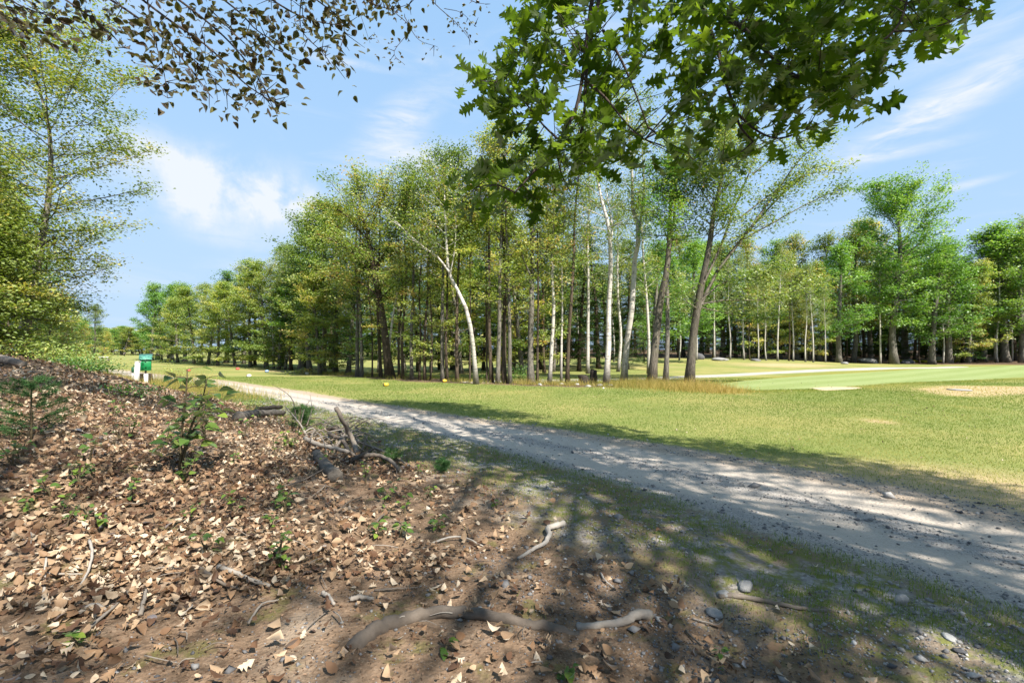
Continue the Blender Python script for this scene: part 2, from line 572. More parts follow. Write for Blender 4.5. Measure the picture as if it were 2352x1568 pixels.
M['dark_green'] = paint_mat('dark_green_plastic', (.008, .085, .04), .5)
M['white_paint'] = paint_mat('white_paint', (.78, .77, .74), .5, (.5, .48, .44), .3)
M['yellow_paint'] = paint_mat('yellow_paint', (.72, .45, .04), .5, (.30, .14, .03), .9, 9)
M['blue_paint'] = paint_mat('blue_paint', (.32, .48, .75), .45)
M['red_paint'] = paint_mat('red_paint', (.62, .09, .08), .45)
M['brass'] = paint_mat('brown_metal', (.09, .05, .03), .5)
M['ball'] = paint_mat('ball_white', (.8, .8, .8), .35, (.7, .7, .7), .1)


# ------------------------------------------------------------------ ground
def poly_sd(x, y, poly):
    """signed distance to a polygon, positive inside"""
    P = np.asarray(poly, float)
    d = np.full(x.shape, 1e9)
    ins = np.zeros(x.shape, bool)
    for i in range(len(P)):
        a, b = P[i], P[(i + 1) % len(P)]
        e = b - a
        t = np.clip(((x - a[0]) * e[0] + (y - a[1]) * e[1]) / (e @ e), 0, 1)
        d = np.minimum(d, np.hypot(x - a[0] - t * e[0], y - a[1] - t * e[1]))
        c = ((a[1] > y) != (b[1] > y)) & (x < (b[0] - a[0]) * (y - a[1]) / (b[1] - a[1] + 1e-12) + a[0])
        ins ^= c
    return np.where(ins, d, -d)


def line_d(x, y, pts):
    d = np.full(x.shape, 1e9)
    for a, b in zip(pts[:-1], pts[1:]):
        e = b - a
        t = np.clip(((x - a[0]) * e[0] + (y - a[1]) * e[1]) / (e @ e), 0, 1)
        d = np.minimum(d, np.hypot(x - a[0] - t * e[0], y - a[1] - t * e[1]))
    return d


def gxy(l):
    return np.array([gp(*p)[:2] for p in l])


GREEN = gxy([(1640, 890), (1740, 896), (1850, 893), (1960, 887), (2080, 878), (2200, 874), (2352, 866), (2700, 862), (2700, 836), (2352, 838), (2220, 843), (2060, 851), (1930, 858), (1820, 865), (1720, 873), (1650, 882)])
SAND = gxy([(1860, 891), (1905, 888), (1990, 889), (1965, 894), (1890, 897)])
CART = gxy([(1100, 876), (1254, 874), (1400, 871), (1522, 868.5), (1640, 863), (1725, 858.5), (1882, 850.5), (1993, 847), (2102, 845), (2200, 842)])
BARE = [gxy([(2075, 893), (2150, 884), (2300, 886), (2420, 888), (2420, 905), (2250, 914), (2150, 908)])]
GROVE = gxy([(700, 856), (760, 858), (820, 862), (900, 867), (1000, 874), (1100, 877), (1180, 880), (1260, 882), (1330, 884), (1420, 885), (1500, 885), (1590, 887)])
LITTER_T = 2.95


def zones(x, y):
    n, t = nt(x, y)
    nl, nr = path_edges(t)
    s = nl - n
    d = np.hypot(x, y)
    Z = {}
    wob = (fbm(x * .9, y * .9, 31) - .5) * .5
    Z['p_in'] = np.clip(np.minimum(n - nl, nr - n) + wob * .5, -3, 3)
    Z['p_u'] = np.clip((n - nl) / (nr - nl), -1, 2)
    Z['s'] = np.clip(s, -5, 8)
    Z['floor'] = np.clip(s - 1.15 - .25 * (t < 3.5) + wob, -3, 3)
    lw = (fbm(x * 1.1, y * 1.1, 37) - .5) * 1.3
    Z['litter'] = np.clip(np.minimum(t - LITTER_T + lw, s - 1.6 + lw * .6), -3, 3)
    Z['green'] = np.clip(poly_sd(x, y, GREEN), -5, 5)
    Z['sand'] = np.clip(poly_sd(x, y, SAND) + wob * .6, -3, 3)
    Z['cart'] = np.clip(.85 - line_d(x, y, CART), -3, 3)
    dry = np.zeros(x.shape)
    for b in BARE:
        dry = np.maximum(dry, sstep(poly_sd(x, y, b), -.6, 1.0))
    edge = n - nr
    dry = np.maximum(dry, .85 * (1 - sstep(edge, 0.4, 4.2 * sstep(3.5 - t, -1.5, 4) + .15)) * sstep(4.5 - t, -1, 4) * (edge > -1))
    for (px, py, rx, ry, a) in [(2020, 968, 45, 7, .8), (1500, 865 - 22, 200, 6, .5), (1800, 838, 160, 6, .8), (2250, 836, 200, 3, .6), (640, 852, 120, 2.5, .8), (1700, 905, 40, 4, .5), (800, 880, 60, 2, .5), (2250, 1090, 60, 15, .5), (740, 872, 50, 2, .5)]:
        c = gp(px, py)
        ex = rx / F_PX * c[1]
        ey = abs(gp(px, py - ry)[1] - c[1]) + .15
        dry = np.maximum(dry, a * np.exp(-((x - c[0]) / ex) ** 2 - ((y - c[1]) / ey) ** 2))
    Z['dry'] = dry
    wood = sstep(1.6 - line_d(x, y, GROVE) + wob * 1.6, -.2, 1.2) * .9
    wood = np.maximum(wood, sstep(y + .35 * wob * 10, 52, 56) * sstep(x, -2, 6) * (1 - sstep(x, 32, 36)))
    wood = np.maximum(wood, sstep(x * .3 + y + wob * 6, 60.5, 63) * sstep(x, 30, 36))
    wood = np.maximum(wood, sstep(-x - 1.02 * y - 3 + wob * 3, 3, 7) * sstep(s, 4, 8))
    Z['wood'] = wood
    return Z, n, t, s, d


def ground_material():
    m, w = new_mat('ground')
    geo = w.n('ShaderNodeNewGeometry')
    P = geo.outputs['Position']
    big, mid, fine, vfine = w.noise(P, .22, 4), w.noise(P, 1.4, 5), w.noise(P, 9, 6, .62), w.noise(P, 55, 5, .7)
    pos2 = w.n('ShaderNodeMapping', {'Vector': P, 'Scale': (1, 1, .2), 'Rotation': (0, 0, .5)})
    vor = w.n('ShaderNodeTexVoronoi', {'Vector': P, 'Scale': 42.0})
    vor2 = w.n('ShaderNodeTexVoronoi', {'Vector': P, 'Scale': 95.0})
    # mown lawn
    lawn = w.mix(w.sm(mid, .3, .7), (.172, .205, .056), (.225, .238, .078))
    lawn = w.mix(w.m('MULTIPLY', w.sm(fine, .35, .7), .4), lawn, (.13, .18, .032))
    lawn = w.mix(w.m('MULTIPLY', w.sm(vfine, .4, .7), .35), lawn, (.33, .31, .115))
    lawn = w.mix(w.m('MULTIPLY', w.sm(big, .40, .64), .6), lawn, (.36, .30, .115))
    dry = w.m('ADD', w.attr('dry'), w.m('MULTIPLY', w.m('SUBTRACT', fine, .5), .5))
    lawn = w.mix(w.sm(dry, .25, .95), lawn, w.mix(mid, (.40, .29, .15), (.50, .37, .22)))
    # putting green with mower stripes
    wv = w.n('ShaderNodeTexWave', {'Vector': w.n('ShaderNodeMapping', {'Vector': P, 'Rotation': (0, 0, .95)}).outputs[0], 'Scale': .16, 'Distortion': 1.0, 'Detail': 1.0})
    green = w.mix(w.sm(wv.outputs['Fac'], .1, .9), (.215, .262, .09), (.25, .295, .115))
    green = w.mix(w.m('MULTIPLY', w.sm(mid, .4, .7), .3), green, (.31, .34, .14))
    c = w.mix(w.sm(w.m('ADD', w.attr('green'), w.m('MULTIPLY', w.m('SUBTRACT', mid, .5), 1.2)), -.5, .5), lawn, green)
    lip = w.m('MULTIPLY', w.sm(w.attr('green'), -1.6, -.3), w.sm(w.attr('green'), .1, -.2))
    c = w.mix(w.m('MULTIPLY', lip, w.sm(mid, .3, .6)), c, (.22, .20, .035))
    # woodland floor
    wood = w.mix(w.sm(fine, .3, .7), (.06, .04, .026), (.17, .115, .075))
    wood = w.mix(w.m('MULTIPLY', w.sm(mid, .5, .7), .5), wood, (.24, .18, .11))
    wf = w.m('ADD', w.attr('wood'), w.m('MULTIPLY', w.m('SUBTRACT', fine, .5), .6))
    c = w.mix(w.sm(wf, .35, .7), c, wood)
    # sand, cart track
    c = w.mix(w.sm(w.attr('sand'), -.1, .15), c, w.mix(fine, (.42, .33, .21), (.54, .43, .29)))
    ct = w.m('ADD', w.attr('cart'), w.m('MULTIPLY', w.m('SUBTRACT', fine, .5), .3))
    c = w.mix(w.sm(ct, -.05, .12), c, w.mix(fine, (.33, .30, .26), (.45, .42, .38)))
    # forest floor: dark humus, moss, crumbs
    soil = w.mix(w.sm(fine, .25, .72), (.072, .047, .030), (.235, .157, .102))
    soil = w.mix(w.m('MULTIPLY', w.sm(vfine, .5, .72), .55), soil, (.32, .235, .165))
    soil = w.mix(w.m('MULTIPLY', w.sm(mid, .52, .68), .75), soil, w.mix(fine, (.25, .185, .13), (.36, .285, .215)))
    moss = w.noise(pos2, 3.3, 5, .6)
    soil = w.mix(w.m('MULTIPLY', w.sm(moss, .56, .68), .6), soil, (.11, .11, .03))
    # gritty verge: grey grit and thin turf over soil
    grit = w.mix(vor.outputs['Color'], (.13, .12, .11), (.36, .335, .31))
    verge = w.mix(w.sm(fine, .43, .63), w.mix(w.sm(mid, .4, .65), (.20, .145, .095), grit), (.165, .17, .05))
    fl = w.m('ADD', w.attr('floor'), w.m('MULTIPLY', w.m('SUBTRACT', fine, .5), .9))
    sf = w.m('ADD', w.attr('s'), w.m('MULTIPLY', w.m('SUBTRACT', fine, .5), .5))
    c = w.mix(w.sm(sf, -.35, .1), c, verge)
    c = w.mix(w.sm(fl, -.35, .45), c, soil)
    # gravel path: pale packed dust in the wheel lanes, grey gravel between and at the edges
    u = w.m('ADD', w.attr('p_u'), w.m('MULTIPLY', w.m('SUBTRACT', mid, .5), .16))
    lane = w.m('MAXIMUM', w.sm(w.m('ABSOLUTE', w.m('SUBTRACT', u, .25)), .17, .05), w.sm(w.m('ABSOLUTE', w.m('SUBTRACT', u, .66)), .22, .07))
    dust = w.mix(fine, (.43, .36, .29), (.57, .495, .41))
    grav = w.mix(vor2.outputs['Color'], (.18, .165, .155), (.45, .42, .385))
    grav = w.mix(w.sm(fine, .35, .75), grav, (.37, .325, .28))
    dirt = w.mix(fine, (.31, .24, .175), (.43, .345, .265))
    pc = w.mix(w.m('MULTIPLY', lane, w.m('MULTIPLY', w.sm(mid, .1, .45), .72)), grav, dust)
    pc = w.mix(w.sm(u, .68, .84), pc, w.mix(w.sm(vfine, .56, .7), dirt, grav))
    pin = w.m('ADD', w.attr('p_in'), w.m('MULTIPLY', w.m('SUBTRACT', fine, .5), .55))
    c = w.mix(w.sm(pin, -.14, .16), c, pc)
    hgt = w.m('ADD', w.m('MULTIPLY', fine, .6), w.m('ADD', w.m('MULTIPLY', vfine, .35), w.m('MULTIPLY', vor.outputs['Distance'], .3)))
    b = w.n('ShaderNodeBump', {'Strength': .75, 'Distance': .035, 'Height': hgt})
    p = w.n('ShaderNodeBsdfPrincipled', {'Base Color': c, 'Roughness': .95, 'Normal': b})
    p.inputs['Specular IOR Level'].default_value = .1
    finish(w, p)
    return m


def axis(neg, pos, flat, base, k):
    def half(lim):
        out, v = [], 0.0
        while v < lim:
            v += max(base, k * (v - flat) + base) if v > flat else base
            out.append(v)
        return out
    return np.array([-v for v in half(neg)][::-1] + [0.0] + half(pos))


def build_ground():
    gx = axis(260, 260, 4.0, .075, .020)
    gy = axis(14, 420, 4.5, .075, .018)
    X, Y = np.meshgrid(gx, gy)
    Zh = height(X, Y)
    e = .03
    nx = -(height(X + e, Y) - height(X - e, Y)) / (2 * e)
    ny = -(height(X, Y + e) - height(X, Y - e)) / (2 * e)
    nrm = np.stack([nx, ny, np.ones_like(nx)], -1).reshape(-1, 3)
    nrm /= np.linalg.norm(nrm, axis=1, keepdims=True)
    V = np.stack([X, Y, Zh], -1).reshape(-1, 3)
    Z, n, t, s, d = zones(X.ravel(), Y.ravel())
    ny_, nx_ = X.shape
    i, j = np.meshgrid(np.arange(ny_ - 1), np.arange(nx_ - 1), indexing='ij')
    a = (i * nx_ + j).ravel()
    Q = np.stack([a, a + 1, a + nx_ + 1, a + nx_], 1)
    fc = {k: v[Q].mean(1) for k, v in Z.items()}
    cls = np.zeros(len(Q), int)
    cls[fc['green'] > 0] = 1
    cls[fc['wood'] > .5] = 2
    cls[fc['cart'] > 0] = 3
    cls[fc['sand'] > 0] = 4
    cls[(fc['s'] > 0) & (fc['wood'] <= .5)] = 5
    cls[fc['floor'] > 0] = 6
    cls[fc['p_in'] > 0] = 7
    mat = ground_material()
    for k, name in enumerate(['lawn', 'putting_green', 'woodland_floor', 'cart_track', 'sand_patch', 'grass_verge', 'leafy_bank', 'gravel_path']):
        q = Q[cls == k]
        if not len(q):
            continue
        ids, inv = np.unique(q.ravel(), return_inverse=True)
        me = mk_mesh(name, V[ids], inv.reshape(-1, 4), {kk: vv[ids] for kk, vv in Z.items()}, mat)
        me.normals_split_custom_set_from_vertices(nrm[ids].tolist())
        lab = {'lawn': 'mown green lawn with dry tan patches', 'putting_green': 'smooth pale striped putting green', 'woodland_floor': 'brown leaf-strewn floor under the far trees',
               'cart_track': 'pale narrow track winding past the green', 'sand_patch': 'small pale sand patch in front of the green', 'grass_verge': 'thin gritty grass strip beside the gravel path',
               'leafy_bank': 'brown bank of soil under dry leaves', 'gravel_path': 'grey gravel path running from the right to the far left'}[name]
        tag(mk_obj(name, me), lab, None, None, 'structure')


build_ground()


# ------------------------------------------------------------------ trees
def leaf_quads(c, nrm, ax, L, W, fold=.18):
    """diamond leaves: centre, normal, axis"""
    ax = ax - nrm * (ax * nrm).sum(1, keepdims=True)
    ax /= np.linalg.norm(ax, axis=1, keepdims=True) + 1e-9
    sd = np.cross(nrm, ax)
    L, W = L[:, None], W[:, None]
    V = np.stack([c - ax * L * .5, c + sd * W * .5 + nrm * W * fold, c + ax * L * .5, c - sd * W * .5 + nrm * W * fold], 1)
    n = len(c)
    Q = (np.arange(n) * 4)[:, None] + np.array([[0, 1, 2, 3]])
    return V.reshape(-1, 3), Q


def unit(v):
    return v / (np.linalg.norm(v, axis=-1, keepdims=True) + 1e-9)


PROF = {
    'round': lambda u: np.interp(u, [0, .15, .4, .7, .9, 1], [.62, .9, 1, .8, .45, .2]),
    'vase': lambda u: np.interp(u, [0, .3, .7, .9, 1], [.45, .75, 1, .8, .45]),
    'cone': lambda u: np.interp(u, [0, .1, .5, 1], [.75, 1, .62, .06]),
    'tall': lambda u: np.interp(u, [0, .2, .6, .85, 1], [.55, .85, 1, .7, .3]),
    'flat': lambda u: np.interp(u, [0, .1, .5, 1], [.8, 1, .85, .5]),
}


def tree_geo(seed, trunk, r0, cb=.35, R=2.2, shape='round', limbs=26, e0=15, e1=60, twigs=9, tl=.8, lpt=38, leaf=.11, sig=.2,
             flat=.75, up=.9, droop=0.0, side=0.0, extra=None, limb_r=.32, sides=7, lim_up=.25, top=True, dens_top=1.0, asp=.62):
    """trunk: polyline (n,3) from the ground up. Returns trunk, branch and crown collectors."""
    g = np.random.default_rng(seed)
    T = spline(trunk, 14)
    L = np.concatenate([[0], np.cumsum(np.linalg.norm(np.diff(T, axis=0), axis=1))])
    U = L / L[-1]
    rad = r0 * (np.interp(U, [0, .03, .08, .5, .85, 1], [1.45, 1.15, 1.0, .72, .35, .10]))
    tk, br, cr = MB(), MB(), MB()
    v, f = tube(T, rad, sides, True, .05, g)
    tk.add(v, f, .5)
    if isinstance(twigs, int):
        twigs = (twigs, twigs)
    ta, tb, tr, tt = [], [], [], []
    prof = PROF[shape]
    H = T[-1, 2] - T[0, 2]

    def along(poly, u):
        l = np.concatenate([[0], np.cumsum(np.linalg.norm(np.diff(poly, axis=0), axis=1))])
        l /= l[-1]
        return np.array([np.interp(u, l, poly[:, k]) for k in range(3)]).T

    def add_limb(P, r, tint, nt_, tls):
        v, f = tube(P, np.linspace(r, max(.006, r * .18), len(P)), 4, False)
        br.add(v, f, .5)
        w = np.clip(g.uniform(.22, 1.02, nt_), 0, 1)
        p = along(P, w)
        d = unit(np.gradient(P, axis=0))
        di = unit(along(d, w))
        rd = g.standard_normal((nt_, 3))
        rd[:, 2] *= flat
        q = unit(di * .75 + unit(rd) * .95 + np.array([0, 0, .12 - droop]))
        ln = tls * g.uniform(.5, 1.15, nt_) * (1.05 - .35 * w)
        ta.append(p)
        tb.append(p + q * ln[:, None])
        tr.append(np.full(nt_, max(.005, r * .22)))
        tt.append(tint + g.normal(0, .13, nt_))

    az = g.uniform(0, 6.28)
    for i in range(limbs):
        uu = (i + g.uniform(0, .9)) / limbs
        u = cb + (1 - cb) * uu * .97
        p0 = along(T, np.array([u]))[0]
        az += 2.39996 + g.normal(0, .35)
        ln = R * float(prof(uu)) * g.uniform(.72, 1.18)
        el = R_(e0 + (e1 - e0) * uu + g.normal(0, 8))
        h = np.array([math.cos(az), math.sin(az), 0])
        h[0] += side
        h = h / np.linalg.norm(h)
        n = 6
        P = [p0]
        for k in range(1, n):
            e = el + lim_up * (k / n) - droop * 1.5 * (k / n)
            hh = unit(h + np.array([g.normal(0, .16), g.normal(0, .16), 0]))
            P.append(P[-1] + (hh * math.cos(e) + np.array([0, 0, math.sin(e)])) * ln / (n - 1))
        r = limb_r * float(np.interp(u, U, rad)) * g.uniform(.7, 1.1)
        nt_ = max(3, int(twigs[0] * (.55 + .6 * ln / R)))
        add_limb(np.array(P), r, g.uniform(.25, .75), nt_, tl)
    for P, r, nt_ in (extra or []):
        P = spline(P, 9)
        add_limb(P, r, g.uniform(.35, .7), int(nt_ * 1.5), tl)
    if top:
        add_limb(T[-4:], float(rad[-4]) * .8, .6, int(twigs[0] * 1.2), tl * .8)
    A, B, Rr, tn = np.concatenate(ta), np.concatenate(tb), np.concatenate(tr), np.concatenate(tt)
    v, q = prisms(A, B, Rr, Rr * .35)
    br.add(v, q, .5)
    nT = len(A)
    cnt = np.maximum(2, (lpt * g.uniform(.5, 1.5, nT)).astype(int))
    idx = np.repeat(np.arange(nT), cnt)
    w = g.uniform(.15, 1.12, len(idx))[:, None]
    off = g.standard_normal((len(idx), 3)) * sig
    off[:, 2] *= flat
    c = A[idx] * (1 - w) + B[idx] * w + off
    nrm = g.standard_normal((len(idx), 3)) * .62
    nrm[:, 2] = np.abs(nrm[:, 2]) + up
    nrm = unit(nrm)
    ax = unit(B - A)[idx] + g.standard_normal((len(idx), 3)) * .6
    s = leaf * g.uniform(.6, 1.35, len(idx))
    v, q = leaf_quads(c, nrm, unit(ax), s, s * asp)
    cr.add(v, q, np.repeat(np.clip(tn[idx] + g.normal(0, .16, len(idx)), 0, 1), 4))
    return tk, br, cr


def R_(d):
    return d * math.pi / 180


def tree_meshes(name, geo, bark, leafm):
    tk, br, cr = geo
    return (tk.mesh(name + '_trunk', M[bark]), br.mesh(name + '_branches', M[bark]), cr.mesh(name + '_crown', M[leafm], False))


def place_tree(name, meshes, loc, label, group=None, rz=0.0, sc=1.0, squash=1.0, cat='tree'):
    e = empty(name, loc, label, cat, group, rz, sc)
    e.scale = (sc * squash, sc * squash, sc)
    for nm, me in zip(('trunk', 'branches', 'crown'), meshes):
        if me:
            mk_obj(nm, me, e)
    return e


def straight(H, g, lean=.04, wob=.06):
    ax, ay = g.normal(0, lean, 2) * H
    z = np.array([0, .2, .45, .7, 1.0]) * H
    p = np.stack([ax * (z / H) ** 1.3, ay * (z / H) ** 1.3, z], 1)
    p[1:-1, :2] += g.normal(0, wob, (3, 2))
    return p


def proto(kind, seed, **kw):
    g = np.random.default_rng(seed)
    D = {
        'maple': dict(H=11, r0=.24, cb=.22, R=3.0, shape='round', limbs=34, twigs=8, tl=1.0, lpt=46, leaf=.17, sig=.24, e0=0, e1=68, flat=.55, bark='bark_grey', lm='maple'),
        'olive': dict(H=12, r0=.17, cb=.26, R=2.5, shape='tall', limbs=36, twigs=7, tl=.9, lpt=44, leaf=.155, sig=.25, e0=5, e1=62, flat=.5, bark='bark_grey', lm='olive'),
        'yellow': dict(H=9, r0=.15, cb=.06, R=2.7, shape='round', limbs=38, twigs=8, tl=.95, lpt=44, leaf=.16, sig=.2, e0=-4, e1=55, flat=.35, up=1.2, bark='bark_grey', lm='yellow'),
        'birch': dict(H=12, r0=.11, cb=.42, R=1.7, shape='tall', limbs=24, twigs=8, tl=.8, lpt=24, leaf=.12, sig=.24, e0=25, e1=65, droop=.12, bark='bark_birch', lm='birch'),
        'hemlock': dict(H=10, r0=.14, cb=.08, R=2.2, shape='cone', limbs=60, twigs=9, tl=.7, lpt=28, leaf=.13, sig=.13, e0=-8, e1=20, flat=.35, up=1.5, lim_up=-.1, bark='bark_brown', lm='hemlock', asp=.4),
        'thin': dict(H=12, r0=.10, cb=.5, R=1.5, shape='tall', limbs=18, twigs=8, tl=.8, lpt=24, leaf=.14, sig=.22, e0=20, e1=60, bark='bark_brown', lm='olive'),
    }[kind].copy()
    D.update(kw)
    H, bark, lm = D.pop('H'), D.pop('bark'), D.pop('lm')
    geo = tree_geo(seed, straight(H, g), **D)
    return (tree_meshes('%s_%d' % (kind, seed), geo, bark, lm), H)


PR = {k: [proto(k, s + 10 * i) for i in range(c)] for k, s, c in
      (('maple', 1, 2), ('olive', 2, 3), ('yellow', 3, 2), ('birch', 4, 3), ('hemlock', 5, 2), ('thin', 6, 2))}

LABEL = {
    'maple': ('maple_tree', 'dense bright green broadleaf tree'),
    'olive': ('broadleaf_tree', 'tall grey-barked tree with olive crown'),
    'yellow': ('beech_tree', 'low-branched tree with yellowing layered foliage'),
    'birch': ('birch_tree', 'slender white-barked birch with light airy crown'),
    'hemlock': ('hemlock_tree', 'dark green hemlock with drooping layered boughs'),
    'thin': ('broadleaf_tree', 'thin dark-stemmed tree'),
}


ORD = 'first second third fourth fifth sixth seventh eighth ninth tenth eleventh twelfth thirteenth fourteenth fifteenth sixteenth seventeenth eighteenth nineteenth twentieth'.split()
SHORT = {'maple': 'bright green round-crowned tree', 'olive': 'olive-crowned grey-barked tree', 'yellow': 'yellowing layered beech', 'birch': 'slender white-barked birch', 'hemlock': 'dark layered hemlock', 'thin': 'thin dark-stemmed tree'}


def count_off(trees, kinds, tail):
    """tell look-alikes apart by counting them off from a landmark"""
    seen = {}
    for o, k in zip(trees, kinds):
        i = seen.get(k, 0)
        seen[k] = i + 1
        if i < len(ORD):
            o['label'] = ORD[i] + ' ' + SHORT.get(k, k) + ' ' + tail


def put(kind, px, depth, top_y, where, group, seed, squash=1.0, pos=None):
    g = np.random.default_rng(seed)
    ms, H = PR[kind][seed % len(PR[kind])]
    p = at_depth(px, depth) if pos is None else np.array(pos)
    top = CAM_Z + (HOR - top_y) / F_PX * depth
    sc = max(.2, (top - p[2]) / (H * 1.03))
    nm, lb = LABEL[kind]
    return place_tree(nm, ms, (p[0], p[1], p[2] - .05), lb + ' ' + where, group, g.uniform(0, 6.28), sc, squash)


def px_trunk(pts, depth, base, wob=.25, seed=0):
    """a trunk polyline read off the photograph, at the distance where its foot meets the ground, local to its foot"""
    g = np.random.default_rng(seed)
    out = []
    for k, (x, y) in enumerate(pts):
        p = pix(x, y, depth)
        if k:
            p = p + np.array([0, g.normal(0, wob) * min(1, k * .5), 0])
        else:
            p = base + np.array([0, 0, -.08])
        out.append(p - base)
    return np.array(out)


def hero(name, label, pts, r0, bark, lm, extra_px=(), seed=0, top_only=False, dz=0.0, group=None, **kw):
    base = gp(*pts[0])
    d = base[1]
    tr = px_trunk(pts, d, base, seed=seed)
    g = np.random.default_rng(seed + 99)
    ex = []
    for lpts, r, n in extra_px:
        off = g.uniform(-.9, .9)
        P = [pix(x, y, d) - base + np.array([0, off * k / len(lpts), 0]) for k, (x, y) in enumerate(lpts)]
        ex.append((np.array(P), r, n))
    geo = tree_geo(seed, tr, r0, extra=ex, **kw)
    return place_tree(name, tree_meshes(name + str(seed), geo, bark, lm), base, label, group)


AIRY = dict(shape='tall', limbs=26, twigs=6, tl=.8, lpt=30, leaf=.10, sig=.2, e0=8, e1=60, flat=.5, up=.8)
# --- the grove beyond the tee, tree by tree
hero('birch_tree', 'white birch leaning left and forking high up behind the tee', [(1094, 882), (1088, 800), (1076, 720), (1050, 665), (1030, 622), (1026, 560), (1021, 470), (1017, 400)], .10, 'bark_birch', 'olive',
     [([(1032, 625), (1005, 590), (970, 565), (930, 530), (895, 490)], .05, 16), ([(1024, 540), (1005, 520), (985, 515), (965, 522)], .03, 9), ([(1034, 630), (1045, 580), (1050, 520), (1048, 460)], .03, 10)],
     seed=101, cb=.62, R=1.7, **{**AIRY, 'limbs': 18})
hero('birch_tree', 'white birch with a gently bowed trunk beside the rotten stump', [(1392, 883), (1398, 800), (1404, 700), (1405, 610), (1396, 530), (1380, 460), (1370, 380), (1362, 290)], .125, 'bark_birch', 'birch',
     [([(1403, 560), (1409, 520), (1404, 470), (1398, 420)], .05, 8)], seed=102, cb=.55, R=2.0, **{**AIRY, 'droop': .15})
hero('birch_tree', 'thickest white birch with a forked trunk rising from dry grass', [(1433, 876), (1440, 800), (1449, 700), (1459, 600), (1464, 540), (1456, 470), (1447, 390), (1440, 280), (1436, 230)], .145, 'bark_birch', 'birch',
     [([(1463, 560), (1473, 490), (1478, 430), (1473, 350), (1475, 280)], .075, 16)], seed=103, cb=.55, R=2.1, **{**AIRY, 'droop': .15})
hero('maple_tree', 'stout dark-barked maple with bright green crown in dry grass', [(1496, 881), (1507, 780), (1519, 690), (1530, 615), (1537, 540), (1540, 460), (1545, 390)], .19, 'bark_moss', 'maple',
     seed=104, cb=.66, R=1.75, shape='round', limbs=26, twigs=10, tl=.75, lpt=36, leaf=.105, sig=.2, e0=10, e1=60)
hero('broadleaf_tree', 'slim pale grey trunk close beside the stout maple', [(1528, 881), (1533, 780), (1538, 680), (1541, 600), (1546, 520), (1552, 400), (1556, 320)], .105, 'bark_grey', 'olive',
     seed=105, cb=.55, R=1.4, **AIRY)
hero('maple_tree', 'large spreading maple with many bare-looking limbs reaching over the green', [(1583, 883), (1592, 790), (1601, 720), (1614, 650), (1628, 570), (1645, 480), (1652, 400), (1650, 330)], .19, 'bark_moss', 'olive',
     [([(1600, 725), (1640, 640), (1690, 570), (1760, 490), (1830, 420), (1890, 372)], .085, 26), ([(1650, 620), (1710, 540), (1780, 440), (1830, 370), (1880, 330)], .06, 22),
      ([(1616, 650), (1660, 560), (1690, 480), (1730, 390), (1760, 320)], .065, 22), ([(1690, 560), (1760, 520), (1850, 470), (1920, 440)], .04, 20), ([(1700, 500), (1780, 440), (1860, 400), (1930, 400)], .035, 18),
      ([(1606, 700), (1660, 690), (1740, 690), (1830, 665), (1880, 650)], .04, 26), ([(1610, 690), (1660, 650), (1730, 640), (1800, 610)], .04, 24), ([(1604, 710), (1570, 690), (1550, 650)], .03, 10),
      ([(1730, 400), (1790, 350), (1850, 320), (1900, 310)], .03, 16), ([(1640, 480), (1610, 420), (1590, 350)], .04, 16), ([(1606, 705), (1680, 720), (1760, 730), (1800, 720)], .03, 18)],
     seed=106, cb=.58, R=2.5, shape='vase', limbs=26, twigs=11, tl=.85, lpt=44, leaf=.11, sig=.22, e0=25, e1=65)
hero('broadleaf_tree', 'thin straight dark-stemmed tree beside the stump hollow', [(1303, 880), (1306, 780), (1310, 680), (1318, 580), (1324, 480), (1330, 360), (1333, 280)], .085, 'bark_brown', 'olive', seed=107, cb=.42, R=1.5, **AIRY)
hero('broadleaf_tree', 'tall grey trunk with yellowing leaves and pale upswept limbs', [(1220, 881), (1219, 790), (1221, 690), (1222, 600), (1222, 500), (1225, 400), (1222, 310)], .135, 'bark_grey', 'yellow',
     [([(1221, 640), (1200, 590), (1180, 540), (1160, 500)], .04, 12), ([(1221, 620), (1250, 585), (1280, 550), (1300, 500)], .04, 12), ([(1221, 660), (1205, 620), (1180, 600)], .03, 8)], seed=108, cb=.5, R=1.6, **AIRY)
hero('birch_tree', 'thin young birch with a twisted speckled stem beyond the stump hollow', [(1289, 877), (1290, 800), (1293, 700), (1290, 600), (1294, 500), (1290, 420)], .055, 'bark_birch', 'birch', seed=109, cb=.45, R=1.1, **{**AIRY, 'limbs': 14})
hero('birch_tree', 'speckled birch with flared roots at the edge of the brush', [(1262, 880), (1267, 800), (1272, 700), (1268, 600), (1272, 500), (1270, 400)], .09, 'bark_birch', 'birch', seed=110, cb=.5, R=1.3, **{**AIRY, 'limbs': 16})
hero('birch_tree', 'slim pale birch slanting right among dark trunks', [(886, 868), (894, 800), (906, 720), (916, 650), (922, 560), (926, 480)], .07, 'bark_birch', 'yellow', seed=111, cb=.5, R=1.4, **{**AIRY, 'limbs': 16})
hero('maple_tree', 'broad spreading maple with a dark curving trunk and wide rounded crown', [(897, 868), (886, 770), (870, 690), (858, 610), (845, 540), (830, 480), (822, 430)], .21, 'bark_brown', 'olive',
     [([(862, 640), (820, 590), (780, 560), (735, 540)], .07, 22), ([(858, 620), (890, 570), (915, 520), (930, 470)], .06, 20), ([(850, 560), (800, 500), (760, 475), (725, 480)], .06, 22), ([(868, 680), (830, 650), (780, 640), (730, 625)], .05, 22),
      ([(845, 540), (870, 480), (890, 430), (900, 400)], .05, 20), ([(868, 690), (910, 650), (950, 640)], .04, 16)],
     seed=112, cb=.55, R=2.8, shape='round', limbs=24, twigs=10, tl=.8, lpt=34, leaf=.11, sig=.22, e0=10, e1=60)
